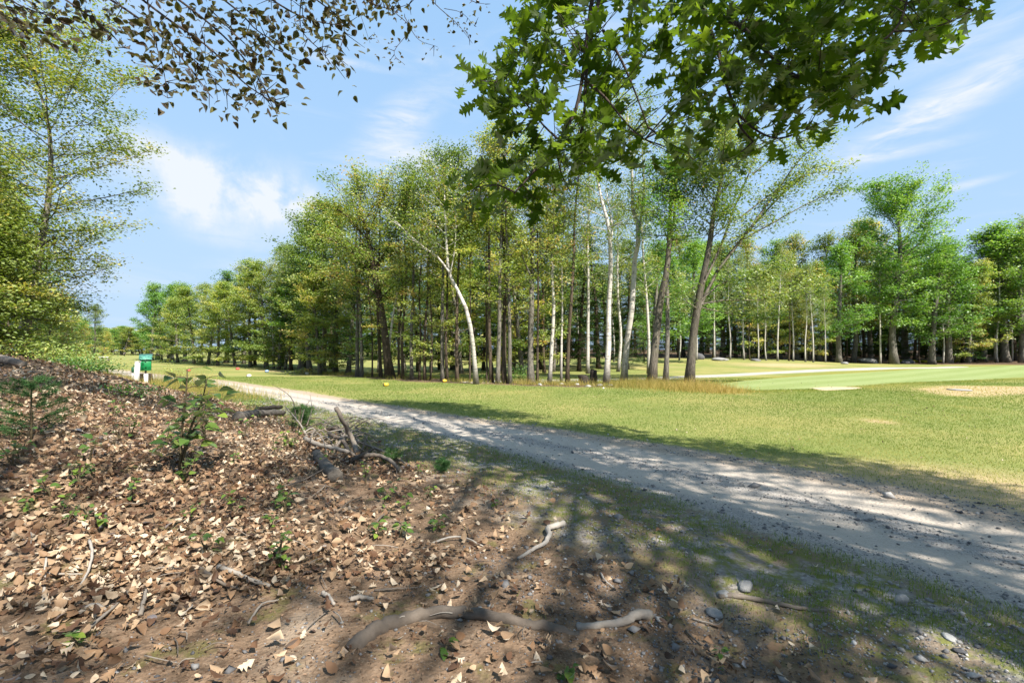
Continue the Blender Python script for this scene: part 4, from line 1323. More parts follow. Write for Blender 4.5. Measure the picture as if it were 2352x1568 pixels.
def grass():
    g = np.random.default_rng(51)
    # mown turf
    x, y = view_points(620000, 4.4, 26, .75, 52, 1.05)
    Z, n, t, s, d = zones(x, y)
    edge = -Z['p_in']
    ok = (n > path_edges(t)[1] - .3) & (Z['green'] < 0) & (Z['wood'] < .4) & (Z['sand'] < 0)
    pr = sstep(edge, -.15, .35) * (1 - .55 * Z['dry'])
    keep = ok & (g.uniform(0, 1, len(x)) < pr)
    x, y, d = x[keep], y[keep], d[keep]
    dr = Z['dry'][keep]
    mb = MB()
    k = np.interp(d, [4, 10, 26], [1, 1.5, 2.8])
    patch = (fbm(x * .25, y * .4, 88) - .5) * .8 + (fbm(x * 1.3, y * 1.3, 89) - .5) * .6 + .32
    blades(mb, x, y, g.uniform(.014, .032, len(x)) * np.sqrt(k), .006 * k, g, np.clip(patch + .12 + dr * .5 + g.normal(.02, .16, len(x)), 0, 1), .8)
    tag(mk_obj('lawn_grass', mb.mesh('lawn_grass', M['grass'], False)), 'short mown grass blades of the lawn', 'grass', None, 'stuff')
    # thin grass on the verge and tufts on the soil
    x, y = view_points(430000, 1.8, 22, .72, 53)
    Z, n, t, s, d = zones(x, y)
    tuft = fbm(x * 1.7, y * 1.7, 91, 2)
    tuft2 = fbm(x * 5, y * 5, 93, 2)
    strip = sstep(s, -.15, .1) * (1 - sstep(s, .7 + .9 * sstep(t, 3.5, 6), 1.7 + .5 * sstep(t, 4, 7)))
    lush = sstep(t, 3.5, 7)
    pr = strip * np.maximum(lush * .95 * sstep(tuft2, .2, .45), .9 * sstep(tuft + .35 * tuft2, .58, .78)) + .22 * sstep(tuft2 + .4 * tuft, .98, 1.06) * sstep(2.9 - s, 0, .6) * (s > .2) * (t < 4)
    pr = np.maximum(pr, .95 * sstep(-Z['p_in'], -.2, 0) * (s > -.3) * (s < .5) * sstep(tuft2, .3, .5))
    keep = (g.uniform(0, 1, len(x)) < pr) & (Z['p_in'] < .12)
    x, y, d, t, s = x[keep], y[keep], d[keep], t[keep], s[keep]
    mb = MB()
    k = np.interp(d, [2, 8, 22], [.8, 1.4, 2.6])
    hg = g.uniform(.018, .055, len(x)) * (1 + .6 * sstep(t, 12, 18) * g.uniform(0, 2, len(x)))
    blades(mb, x, y, hg * np.sqrt(k), .0052 * k, g, np.clip(.3 + fbm(x, y, 95) * .35 + g.normal(0, .18, len(x)), 0, 1), .55)
    tag(mk_obj('verge_grass', mb.mesh('verge_grass', M['grass'], False)), 'sparse tufts of grass between the gravel path and the bank', 'grass', None, 'stuff')
    # tall dry grass round the birch feet, and by the green box
    mb = MB()
    for (px, py, rx, ry, n_, hh, tb) in [(1440, 884, 80, 6, 2600, .26, .3), (1530, 889, 90, 8, 3600, .30, .45), (1600, 894, 80, 8, 3400, .34, .6), (1655, 900, 55, 6, 1700, .26, .65), (1480, 889, 120, 8, 3000, .12, .1), (1620, 898, 110, 8, 2600, .12, .15), (1300, 884, 70, 4, 900, .2, .5), (1210, 881, 30, 3, 600, .25, .5)]:
        c = gp(px, py)
        ex, ey = rx / F_PX * c[1], abs(gp(px, py - ry)[1] - c[1]) * .75
        x, y = c[0] + g.normal(0, .5, n_) * ex, c[1] + g.normal(0, .5, n_) * ey
        blades(mb, x, y, g.beta(1.5, 2.2, n_) * 1.7 * hh * (.5 + fbm(x * 1.5, y * 1.5, 67)), np.full(n_, .012), g, np.clip(tb + g.normal(0, .25, n_), 0, 1), .55)
    for a, c in zip(GROVE[:-1], GROVE[1:]):
        n_ = int(np.linalg.norm(c - a) * 420)
        u = g.uniform(0, 1, n_)
        off = g.normal(0, .55, n_)
        dirv = (c - a) / np.linalg.norm(c - a)
        x, y = a[0] + (c[0] - a[0]) * u - dirv[1] * off, a[1] + (c[1] - a[1]) * u + dirv[0] * off
        k_ = fbm(x * 1.2, y * 1.2, 66) > .45
        x, y = x[k_], y[k_]
        blades(mb, x, y, g.uniform(.05, .26, len(x)), np.full(len(x), .016), g, np.clip(g.normal(.15, .3, len(x)), 0, 1), .5)
    for (px, d0, n_, hh) in [(235, 16.5, 1000, .25), (410, 18.5, 1500, .25), (440, 18.5, 1500, .3), (470, 17, 1500, .3), (540, 15.5, 1200, .25), (180, 15, 1500, .35), (395, 20, 1200, .8)]:
        c = at_depth(px, d0)
        x, y = c[0] + g.normal(0, .7, n_), c[1] + g.normal(0, .7, n_)
        blades(mb, x, y, g.uniform(.3, 1.1, n_) * hh, np.full(n_, .010), g, np.clip(.3 + g.normal(0, .25, n_), 0, 1), .4)
    tag(mk_obj('dry_grass', mb.mesh('dry_grass', M['drygrass'], False)), 'tall straw-coloured grass at the birch feet and the crest of the bank', 'dry grass', None, 'stuff')


grass()


# ------------------------------------------------------------------ wood on the ground: limbs, logs, roots, sticks
def stick(name, label, pts, r0, r1, mat='dead', tint=.5, cat='branch', group=None, k=7, wob=.08, seed=0, lift=None, forks=(), n=None):
    """pts: ground points given as (px, py, height above ground) in the photograph"""
    g = np.random.default_rng(seed)
    P = []
    for q in pts:
        b = gp(q[0], q[1])
        P.append(b + np.array([0, 0, q[2]]))
    P = spline(np.array(P), n or max(5, 4 * len(P)))
    P[1:-1] += g.normal(0, min(.006, r0 * .12), P[1:-1].shape)
    base = P[0].copy()
    base[2] = h1(base[0], base[1])
    mb = MB()
    v, f = tube(P - base, np.linspace(r0, r1, len(P)), k, True, wob, g)
    mb.add(v, f, tint)
    o = mk_obj(name, mb.mesh(name, M[mat]), None, base)
    tag(o, label, cat, group)
    for fp, fr in forks:
        Q = spline(np.array([gp(a, b_) + np.array([0, 0, h]) for a, b_, h in fp]), 8) - base
        mb = MB()
        v, f = tube(Q, np.linspace(fr, fr * .3, 8), 5, True, wob, g)
        mb.add(v, f, tint)
        mk_obj('side_shoot', mb.mesh('side_shoot', M[mat]), o)
    return o


BR = 'dead branches heaped beside the path'
stick('dead_branch', 'upright broken grey branch with a knobbly dark end sticking out of the brush heap', [(820, 1052, .06), (812, 1046, .2), (800, 1045, .34), (785, 1047, .52), (772, 1046, .66)], 0.0390, 0.0288, tint=0.36, seed=1, group=BR)
stick('dead_branch', 'pale grey limb lying across the front of the brush heap', [(700, 1022, .10), (730, 1035, .09), (765, 1046, .10), (800, 1052, .08)], 0.0351, 0.0252, tint=0.51, seed=2, group=BR, forks=[([(770, 1046, .1), (790, 1030, .2), (793, 1022, .28)], .025)])
stick('dead_branch', 'forked pale limb meeting the crossing limbs of the heap', [(755, 1030, .22), (785, 1038, .18), (800, 1050, .1), (830, 1068, .05)], 0.0312, 0.0216, tint=0.53, seed=3, group=BR)
stick('dead_branch', 'long arched dark branch running out from the heap to a splintered tip', [(818, 1062, .06), (850, 1060, .09), (880, 1066, .10), (905, 1082, .09), (917, 1088, .03)], 0.0296, 0.0216, tint=0.30, seed=4, group=BR)
stick('dead_branch', 'long thin branch lying behind the arched one', [(815, 1018, .05), (850, 1034, .06), (880, 1045, .06), (910, 1060, .06), (932, 1070, .03)], 0.0234, 0.0101, tint=0.38, seed=5, group=BR)
stick('dead_branch', 'short dark crooked limb in the middle of the heap', [(800, 1066, .03), (820, 1066, .08), (840, 1058, .1), (858, 1048, .1)], 0.0328, 0.0144, tint=0.15, seed=6, group=BR)
stick('dead_branch', 'slanting bare branch with twigs at the back of the heap', [(705, 1010, .06), (690, 1000, .18), (672, 985, .26), (655, 975, .34)], 0.0172, 0.0072, tint=0.47, seed=7, group=BR,
      forks=[([(690, 1000, .18), (700, 985, .38), (712, 978, .5)], .012), ([(680, 990, .22), (672, 978, .5), (650, 968, .6), (625, 962, .68)], .010), ([(705, 1005, .2), (716, 990, .4), (712, 978, .62)], .010)])
stick('dead_branch', 'thick broken stub leaning against the upright branch', [(795, 1025, .02), (785, 1018, .14), (770, 1012, .2), (750, 1008, .16)], 0.0351, 0.0252, tint=0.21, seed=8, group=BR)
stick('dead_branch', 'short pale snag behind the upright branch', [(830, 1040, .02), (838, 1034, .12), (845, 1026, .2)], 0.0156, 0.0086, tint=0.59, seed=9, group=BR)
g_ = np.random.default_rng(77)
for k in range(44):
    a, b = 690 + g_.uniform(0, 130), 985 + g_.uniform(0, 60)
    ln, dr = g_.uniform(25, 75), g_.normal(0, 14)
    h_ = g_.uniform(.02, .22)
    stick('dead_twig', 'thin grey twig tangled in the brush heap', [(a, b, h_), (a + ln * .5, b + dr * .4 - 3, h_ + .05), (a + ln, b + dr, h_ * .5)], .012, .004, tint=g_.uniform(.3, .75), seed=100 + k, cat='twig', group='twigs in the brush heap', k=5)
stick('rotten_log', 'short mossy rotten log with a hollow dark end lying in the leaves', [(726, 1050, .05), (738, 1068, .06), (752, 1086, .06), (772, 1108, .06)], .055, .075, mat='rot', tint=.7, cat='log', seed=11, k=12, wob=.07, n=14)
stick('fallen_log', 'grey split log with a dark sawn end behind the leafy sapling', [(545, 969, .06), (575, 962, .08), (610, 958, .08), (650, 954, .07)], .095, .06, mat='rot', tint=.8, cat='log', seed=12, k=10, wob=.1)
stick('fallen_log', 'slim dark log lying on top of the grey split log', [(590, 958, .15), (615, 954, .16), (645, 949, .15)], .05, .045, mat='rot', tint=.35, cat='log', seed=13, k=8)
stick('fallen_log', 'weathered log resting at the crest of the bank', [(-10, 836, .1), (20, 842, .1), (55, 847, .07)], .09, .06, tint=.75, cat='log', seed=14, k=8)
stick('tree_root', 'long smooth grey root arching out of the bare soil', [(812, 1492, -.015), (850, 1462, .006), (910, 1432, .012), (980, 1418, .016), (1060, 1416, .016), (1140, 1422, .012), (1230, 1440, .004), (1330, 1458, -.02)], .045, .028, tint=.55, cat='root', seed=15, k=10, wob=.04, n=34)
stick('tree_root', 'crooked grey root tip beside the long root', [(1325, 1446, 0), (1385, 1440, .012), (1430, 1440, .02), (1460, 1425, .03), (1492, 1415, .01)], .018, .03, tint=.55, cat='root', seed=16, k=8)
stick('tree_root', 'pale crooked weathered root crossing the mossy soil', [(1190, 1283, .0), (1225, 1268, .02), (1250, 1256, .03), (1262, 1238, .04), (1258, 1224, .04), (1275, 1216, .03), (1296, 1208, .02)], .012, .03, tint=.85, cat='root', seed=17, k=7)
stick('tree_root', 'thin root crossing the grassy verge near the pale stones', [(1650, 1372, .005), (1700, 1375, .012), (1760, 1385, .01), (1830, 1400, .01), (1960, 1410, .0)], .02, .01, tint=.6, cat='root', seed=18)
ST = 'sticks lying on the bank'
for k, (lab, pts, r, tn) in enumerate([
    ('pale branching twig standing proud of the leaves', [(205, 1262, .05), (212, 1290, .06), (205, 1325, .05), (180, 1360, .02)], .010, .8),
    ('upright pale twig stub in the leaves', [(100, 1385, .0), (102, 1350, .02), (106, 1325, .1)], .009, .85),
    ('long straight stick slanting across the leaf edge', [(205, 1455, .02), (255, 1415, .03), (300, 1365, .03)], .010, .55),
    ('flat pale splinter of wood standing in the soil edge', [(322, 1425, .02), (330, 1400, .05), (336, 1380, .06)], .013, .8),
    ('bent brown stick half buried in leaves', [(460, 1315, .03), (480, 1335, .04), (510, 1350, .03), (553, 1358, .01)], .013, .5),
    ('thick lichened stick lying in the leaves', [(500, 1318, .04), (540, 1332, .04), (580, 1345, .03), (620, 1355, .02)], .017, .6),
    ('arched thin stick on the soil', [(990, 1253, .01), (1030, 1246, .04), (1070, 1246, .04), (1110, 1258, .01)], .009, .8),
    ('curved thin twig at the foot of the leaves', [(690, 1478, .01), (710, 1450, .03), (755, 1412, .02)], .005, .75),
    ('short rotten stick lying on bare soil', [(805, 1384, .02), (830, 1383, .025), (858, 1382, .02)], .017, .75),
    ('broken stick end lying beside bare soil', [(742, 1368, .02), (755, 1380, .02), (768, 1398, .02)], .015, .75),
    ('dark curving twig on the gravelly soil', [(1575, 1455, .01), (1610, 1490, .015), (1660, 1520, .015), (1700, 1530, .01)], .006, .2),
    ('thin grey twig below the mossy patch', [(860, 1360, .01), (900, 1362, .02), (960, 1353, .01)], .008, .4),
    ('pale twig lying among the leaves', [(570, 1440, .02), (600, 1400, .03), (640, 1385, .02)], .007, .6),
    ('bent brown twig at the leaf margin', [(780, 1180, .02), (800, 1165, .05), (830, 1150, .03)], .009, .45),
    ('thin fallen stick pointing at the rotten log', [(640, 1130, .03), (700, 1112, .05), (745, 1098, .1)], .010, .5),
    ('thin straight stick in the thick leaves', [(60, 1330, .03), (120, 1336, .04), (190, 1330, .03)], .009, .55),
    ('crooked pale stick amid the curled leaves', [(180, 1420, .02), (215, 1405, .04), (250, 1412, .02)], .012, .7),
    ('dark stick protruding from dry leaves', [(855, 1215, .01), (875, 1200, .05), (895, 1180, .03)], .011, .15),
    ('short twig beside the weathered root', [(1380, 1320, .01), (1390, 1340, .02), (1412, 1356, .01)], .007, .7),
    ('thin twig lying at the pale stone', [(1590, 1425, .01), (1620, 1435, .015), (1650, 1440, .01)], .006, .4)]):
    stick('stick', lab, pts, r, r * .6, tint=tn, cat='stick', group=ST, seed=200 + k, k=6)
g_ = np.random.default_rng(78)
for k in range(46):
    a, b = g_.uniform(0, 1250), g_.uniform(1000, 1540)
    if nt(*gp(a, b)[:2])[1] < 2.4 and g_.uniform() < .6:
        continue
    ln, th = g_.uniform(30, 110), g_.uniform(0, 3.14)
    dx, dy = ln * math.cos(th), ln * math.sin(th) * .35
    stick('twig', 'small thin twig lying loose on the leafy bank', [(a, b, .035), (a + dx * .5 + g_.normal(0, 4), b + dy * .5, .045), (a + dx, b + dy, .03)], g_.uniform(.003, .006), .002, tint=g_.uniform(.3, .85), cat='twig', group='loose twigs on the bank', seed=300 + k, k=4, n=6)


# ------------------------------------------------------------------ stones
def stone(name, label, px, py, size, seed, tint=.6, flat=.55, mat='stone', cat='stone', group=None, sub=2, rz=None, pos=None, sink=.3, rough=.22):
    b = gp(px, py) if pos is None else pos
    me = rock_mesh(name, seed, M[mat], sub, rough, flat, tint)
    o = mk_obj(name, me, None, (b[0], b[1], b[2] + size * flat * (.5 - sink)))
    o.scale = (size, size, size)
    o.rotation_euler = (0, 0, rz if rz is not None else seed * 1.3)
    return tag(o, label, cat, group)


stone('stone', 'pale flat rectangular stone slab lying on dark soil', 1643, 1412, .12, 1, .85, .35, rz=-.9)
stone('stone', 'tan lump of stone at the end of the crooked root', 1512, 1425, .06, 2, .8, .7)
stone('stone', 'low grey stone set in the ground near the long thin root', 1712, 1352, .16, 3, .5, .4)
stone('stone', 'half-buried pale stone beside the grey set stone', 1660, 1368, .09, 4, .7, .5)
stone('stone', 'rough pale upright stone on the grassy verge', 2072, 1385, .10, 5, .75, .8)
stone('stone', 'flat cream stone on the gritty verge', 2180, 1470, .09, 6, .95, .35)
stone('stone', 'dark flat stone low on the gritty verge', 2205, 1500, .07, 7, .2, .35)
stone('stone', 'round grey stone at the edge of the gravel lane', 1480, 1178, .07, 8, .5, .8)
stone('stone', 'pale stone sticking from the edge of the gravel path', 2347, 1298, .06, 9, .95, .8)
g_ = np.random.default_rng(79)
for k in range(60):
    a = g_.uniform(900, 2352)
    b = g_.uniform(1180, 1560)
    p = gp(a, b)
    n_, t_ = nt(p[0], p[1])
    s_ = float(path_edges(np.array([t_]))[0][0] - n_)
    if s_ < -2.2:
        continue
    where = 'in the gravel path' if s_ < 0 else 'on the gritty soil beside the path'
    tn = g_.uniform(.12, .78)
    stone('pebble', '%s rounded pebble lying loose %s' % ('dark grey' if tn < .45 else ('mid grey' if tn < .75 else 'pale'), where), a, b, g_.uniform(.022, .05), 400 + k % 14, tn, .6, cat='pebble', group='larger pebbles ' + where, sub=1)
BO = 'boulders at the wood edge'
for lab, px, py, sz, sd, tn, fl in [('broad low grey boulder with a sloping flat top beside the white birch', 1992, 834, 2.0, 21, .62, .42), ('dark grey boulder at the foot of the biggest maple', 2084, 835, 1.6, 22, .45, .5),
                                    ('rounded grey boulder between two slim trunks', 2166, 833, 2.2, 23, .5, .5), ('low flat stone at the mound by slim birches', 1655, 828, 1.6, 24, .45, .3), ('small pale rock left of the sloping boulder', 1940, 836, .8, 25, .6, .4),
                                    ('dark boulder deep in the shade behind the spreading maple', 1600, 825, 1.6, 26, .2, .6), ('low pale rock under the birches of the mound', 1735, 829, 1.0, 27, .6, .3)]:
    stone('boulder', lab, px, py, sz, sd, tn, fl, cat='boulder', group=BO, sub=3, sink=.32, rough=.3)
stone('boulder', 'flat grey rock in the bare brown patch of lawn', 2202, 896, .9, 28, .6, .12, cat='boulder', sub=2)
for k, (px, py) in enumerate([(1325, 884), (1350, 888), (1378, 886), (1402, 886), (1290, 883), (1240, 884)]):
    stone('stone', 'small tan stone around the rotten stump', px, py, .3, 30 + k, .8, .4, group='stones around the stump')

# rotten stump: two jagged plates of dark wood
def stump():
    b = gp(1352, 880)
    e = empty('tree_stump', b, 'dark jagged rotten stump standing at the edge of the grove', 'stump')
    g = np.random.default_rng(5)
    for dx, h, r, tilt in ((.22, .62, .15, 0.0), (-.18, .40, .20, -.25)):
        mb = MB()
        k, n = 12, 6
        ang = np.linspace(0, 6.283, k, endpoint=False)
        V = []
        for i in range(n):
            z = h * i / (n - 1)
            rr = r * (1.35 - .4 * i / (n - 1)) * (1 + g.normal(0, .08, k))
            top = g.uniform(-.35, .05, k) * h * .5 if i == n - 1 else 0
            V.append(np.stack([dx + np.cos(ang) * rr + tilt * z, np.sin(ang) * rr, np.full(k, z) + top], 1))
        V.append(np.array([[dx + tilt * h, 0, h * .55]]))
        V = np.concatenate(V)
        Q = [[i * k + j, i * k + (j + 1) % k, (i + 1) * k + (j + 1) % k, (i + 1) * k + j] for i in range(n - 1) for j in range(k)]
        T = [[(n - 1) * k + j, (n - 1) * k + (j + 1) % k, n * k] for j in range(k)]
        mb.add(V, [np.array(Q), np.array(T)], .25)
        mk_obj('broken_trunk', mb.mesh('broken_trunk', M['rot']), e)


stump()


# ------------------------------------------------------------------ small plants
SAP = [flatten_obj(*leaf_shape(OVATE, curl=c_, bend=b_, fold=f_, petiole=.15), 'green_leaf', M['sapling'], t_) for c_, b_, f_, t_ in ((.4, -.3, .15, .35), (-.2, -.6, .25, .6), (.6, .2, .1, .8), (.1, -.2, .35, .5))]


def sapling(name, label, px, py, stems, leaf, n_leaf, seed, group=None, cat='sapling', spread=.5, pos=None, tall_first=True):
    """stems: list of heights; leaves hang from the upper part of each stem"""
    g = np.random.default_rng(seed)
    b = gp(px, py) if pos is None else np.array(pos)
    e = empty(name, b, label, cat, group)
    for h in stems:
        a = g.uniform(0, 6.28)
        sp = spread * h * g.uniform(.4, 1)
        P = spline(np.array([[0, 0, -.03], [math.cos(a) * sp * .3, math.sin(a) * sp * .3, h * .4], [math.cos(a) * sp * .8, math.sin(a) * sp * .8, h * .75], [math.cos(a) * sp, math.sin(a) * sp, h]]), 9)
        mb = MB()
        v, f = tube(P, np.linspace(.012, .004, 9) * (.4 + h * .8), 5, True)
        mb.add(v, f, .5)
        so = mk_obj('stem', mb.mesh('stem', M['stem']), e)
        nl = max(3, int(n_leaf * h / max(stems)))
        for i in range(nl):
            u = g.uniform(.3, 1.0) if i else 1.0
            p = P[min(8, int(u * 8))]
            az = i * 2.4 + g.normal(0, .5)
            out = g.uniform(.2, 1.0) * leaf * (1.6 if h > .4 else .5)
            p2 = p + np.array([math.cos(az) * out, math.sin(az) * out, g.uniform(-.02, .04)])
            ax = unit(np.array([math.cos(az), math.sin(az), g.normal(-.15, .35)]))
            nrm = unit(np.array([g.normal(0, .4), g.normal(0, .4), 1.0]))
            Rm = frames(nrm[None], ax[None])[0]
            o = bpy.data.objects.new('leaf', SAP[g.integers(0, 4)])
            COL.objects.link(o)
            o.parent = so
            s = leaf * g.uniform(.65, 1.25)
            m = Matrix([list(r) for r in Rm * s]).to_4x4()
            m.translation = p2
            o.matrix_local = m
            if out > leaf * .5:
                mbt = MB()
                v, f = tube(np.array([p, (p + p2) / 2 + [0, 0, .01], p2]), [.003, .0025, .002], 4, False)
                mbt.add(v, f, .5)
                mk_obj('twig', mbt.mesh('twig', M['stem']), so)
    return e


sapling('sapling', 'tallest leafy sapling with big rounded leaves at its top standing in the leaf litter', 412, 1090, [1.0, .8, .62, .9, .5], .125, 24, 31, spread=.4)
sapling('sapling', 'low bushy oak sapling at the foot of the tallest sapling', 425, 1110, [.25, .2, .22], .07, 8, 32)
sapling('sapling', 'medium leafy sapling just behind the tallest sapling', 470, 1010, [.5, .45, .4, .35], .075, 13, 33)
sapling('sapling', 'leafy bush at the foot of the brush heap', 668, 1035, [.3, .28, .25, .2], .065, 11, 34)
sapling('sapling', 'leafy clump at the shaded side of the rotten log', 655, 1180, [.26, .22, .2, .18], .065, 10, 35)
sapling('seedling', 'three-leaved yellow-green seedling left of the rotten log', 205, 1058, [.22, .14], .10, 5, 36, cat='seedling')
sapling('seedling', 'yellow-green seedling at the edge of thick leaves under the pine', 28, 1075, [.3, .2], .075, 8, 37, cat='seedling')
sapling('seedling', 'leafy seedling cluster in the litter below the pine seedling', 185, 1120, [.22, .2, .15], .055, 9, 38, cat='seedling')
for k, (px, py, h, lf, n, lab) in enumerate([
    (868, 1235, .12, .07, 7, 'bright green five-leaved seedling at the edge of the sunlit leaves'), (1005, 1222, .11, .065, 7, 'bright seedling growing where leaves give way to moss'),
    (920, 1235, .11, .06, 6, 'green seedling close to the bright five-leaved one'), (898, 1150, .2, .075, 4, 'seedling with upright yellow-green oval leaves'), (930, 1180, .14, .06, 5, 'yellow-edged seedling behind the upright oval leaves'),
    (980, 1150, .14, .06, 6, 'seedling in the dark humus beyond the rotten log'), (840, 1110, .22, .04, 10, 'narrow upright weed with many small leaves by the heap'), (1140, 1170, .1, .05, 5, 'small weed in the mossy shade'),
    (540, 1180, .14, .06, 6, 'small green plant among curled leaves'), (650, 1310, .12, .05, 6, 'weed growing in the middle of the curled leaves'), (620, 1220, .12, .05, 5, 'small weed at the sunlit leaf patch'),
    (180, 1490, .08, .045, 5, 'tiny weed low on the dark soil'), (1022, 1508, .05, .05, 4, 'bright two-leaved sprout on the dark soil below the long root'), (1300, 1562, .06, .055, 4, 'fresh sprout with two big leaves below the long root'), (1648, 1530, .07, .04, 6, 'pale green weed near the dark curving twig'),
    (300, 1010, .25, .06, 9, 'leafy weed on the upper bank'), (265, 960, .22, .055, 9, 'dark green weed high on the bank'), (560, 1010, .3, .06, 9, 'leafy shoot between the sapling and the split log'), (120, 1150, .18, .06, 7, 'small leafy plant under the young pine'), (730, 1000, .25, .05, 9, 'leafy shoot in the brush heap'),
    (960, 1090, .12, .04, 6, 'small weed at the end of the arched branch'), (240, 1220, .09, .05, 4, 'lone green sprout in sunlit leaves'), (380, 1030, .3, .06, 9, 'leafy weed beside the tallest sapling'), (880, 1165, .16, .055, 5, 'weed with paired leaves above the sunlit patch')]):
    sapling('seedling', lab, px, py, [h, h * .8], lf, n, 600 + k, cat='seedling')


g_ = np.random.default_rng(83)
for k in range(26):
    a, b = g_.uniform(20, 760), g_.uniform(900, 1330)
    h = g_.uniform(.08, .26)
    sapling('weed', 'small green weed sprouting through the dry leaves', a, b, [h, h * .7], g_.uniform(.035, .06), 7, 660 + k, 'small weeds in the leaf litter', 'weed')


def shrub(name, label, pos, r, hgt, n, leaf, mat, seed, group=None):
    g = np.random.default_rng(seed)
    e = empty(name, pos, label, 'shrub', group)
    c = g.standard_normal((n, 3)) * np.array([r * .45, r * .45, hgt * .24]) + np.array([0, 0, hgt * .5])
    c[:, 2] = np.abs(c[:, 2])
    nr = g.standard_normal((n, 3)) * .6
    nr[:, 2] = np.abs(nr[:, 2]) + .6
    mb = MB()
    s = leaf * g.uniform(.6, 1.3, n)
    v, q = leaf_quads(c, unit(nr), unit(g.standard_normal((n, 3))), s, s * .6)
    mb.add(v, q, np.repeat(np.clip(g.normal(.45, .22, n), 0, 1), 4))
    mk_obj('foliage', mb.mesh('foliage', M[mat], False), e)
    mb = MB()
    k = 14
    b = c[g.integers(0, n, k)]
    v, q = prisms(g.normal(0, .05, (k, 3)) * [1, 1, 0], b, np.full(k, .008), np.full(k, .003))
    mb.add(v, q, .4)
    mk_obj('stems', mb.mesh('stems', M['stem']), e)
    return e


for k, (px, d, r, h, n, lf, mt, lab) in enumerate([
    (170, 11.5, .8, .4, 800, .06, 'maple', 'dark leafy low bush on the crest of the bank'), (215, 10.5, .6, .25, 500, .06, 'maple', 'leafy low bush nearer the green box on the crest'), (130, 12, .9, .6, 900, .06, 'yellow', 'yellow-green bush at the top of the bank'),
    (70, 12.5, .8, .6, 700, .06, 'yellow', 'pale yellow bush beneath the leaning bank tree'), (190, 14, .8, .6, 800, .06, 'yellow', 'yellowing brush behind the dark low bush'), (20, 12, .8, .5, 600, .06, 'olive', 'olive brush by the weathered log on the crest'),
    (1195, 22.5, .7, .75, 700, .07, 'maple', 'green bush at the foot of the tall grey trunk'), (1105, 24, .5, .4, 400, .07, 'maple', 'small bush beside the leaning white birch'), (1650, 20.5, .4, .3, 200, .05, 'olive', 'small scrubby bush in the dry grass tip'),
    (450, 18, .7, .5, 500, .06, 'olive', 'olive weeds beside the gravel path'), (300, 8.0, .5, .25, 350, .05, 'maple', 'ground-hugging green patch half way up the bank'), (590, 12.0, .5, .3, 350, .05, 'olive', 'small brushy clump between split log and path'),
    (395, 20, .5, .9, 400, .06, 'yellow', 'tall yellow weeds behind the green box'), (930, 26, .5, .5, 300, .07, 'maple', 'leafy tuft among the dark grove trunks')]):
    shrub('shrub', lab, at_depth(px, d), r, h, n, lf, mt, 700 + k)


def fern(pos, seed, label):
    g = np.random.default_rng(seed)
    e = empty('fern', pos, label, 'fern', 'yellow ferns by the boulders')
    for k in range(9):
        a = k * .7 + g.normal(0, .2)
        ln = g.uniform(.7, 1.1)
        t = np.linspace(0, 1, 7)
        rr = ln * t
        z = ln * (.85 * t - .75 * t * t) + .02
        P = np.stack([np.cos(a) * rr, np.sin(a) * rr, z], 1)
        wd = .30 * ln * np.sin(np.pi * np.clip(t * .9 + .1, 0, 1))
        sd = np.array([-math.sin(a), math.cos(a), 0])
        V = np.concatenate([P - sd * wd[:, None] - [0, 0, .03], P, P + sd * wd[:, None] - [0, 0, .03]])
        T = [[i, i + 7, i + 8, i + 1] for i in range(0, 6, 1)] + [[i + 7, i + 14, i + 15, i + 8] for i in range(6)]
        mb = MB()
        mb.add(V, np.array(T), g.uniform(.2, .9))
        mk_obj('frond', mb.mesh('frond', M['fern'], False), e)


g_ = np.random.default_rng(80)
for k in range(16):
    px = 2068 + k * 8 + g_.normal(0, 4)
    d = g_.uniform(53, 56)
    fern(at_depth(px, d), 800 + k, 'yellow-green fern in the bed behind the boulders')


def pine_seedling(label, px, py, h, seed, pos=None, lean=0.0, r=.35):
    g = np.random.default_rng(seed)
    b = gp(px, py) if pos is None else np.array(pos)
    e = empty('pine_seedling', b, label, 'pine seedling', None)
    st, nd = MB(), MB()
    P = spline(np.array([[0, 0, -.02], [lean * .3, 0, h * .5], [lean, 0, h]]), 8)
    v, f = tube(P, np.linspace(.012, .005, 8) * (.5 + h), 5, True)
    st.add(v, f, .3)
    A, B = [], []
    for k in range(int(10 + 48 * h)):
        u = g.uniform(.06, 1)
        p = np.array([np.interp(u, np.linspace(0, 1, 8), P[:, j]) for j in range(3)])
        a = g.uniform(0, 6.28)
        ln = r * h * (1.15 - .8 * u) * g.uniform(.6, 1.2) + .03
        q = p + np.array([math.cos(a) * ln, math.sin(a) * ln, ln * .35])
        A.append(p)
        B.append(q)
    A, B = np.array(A), np.array(B)
    v, q = prisms(A, B, np.full(len(A), .004), np.full(len(A), .002))
    st.add(v, q, .3)
    m = 130
    idx = np.repeat(np.arange(len(A)), m)
    w = g.uniform(.25, 1.05, len(idx))[:, None]
    c = A[idx] * (1 - w) + B[idx] * w
    d = unit(unit(B - A)[idx] * .8 + g.standard_normal((len(idx), 3)) * .75)
    L = g.uniform(.05, .09, len(idx)) * (.7 + .3 * h)
    sd = unit(np.cross(d, g.standard_normal((len(idx), 3)))) * .0026
    V = np.stack([c - sd, c + sd, c + d * L[:, None]], 1).reshape(-1, 3)
    nd.add(V, (np.arange(len(idx)) * 3)[:, None] + np.array([[0, 1, 2]]), np.repeat(np.clip(g.normal(.5, .2, len(idx)), 0, 1), 3))
    mk_obj('stem', st.mesh('stem', M['stem']), e)
    mk_obj('needles', nd.mesh('needles', M['pine'], False), e)


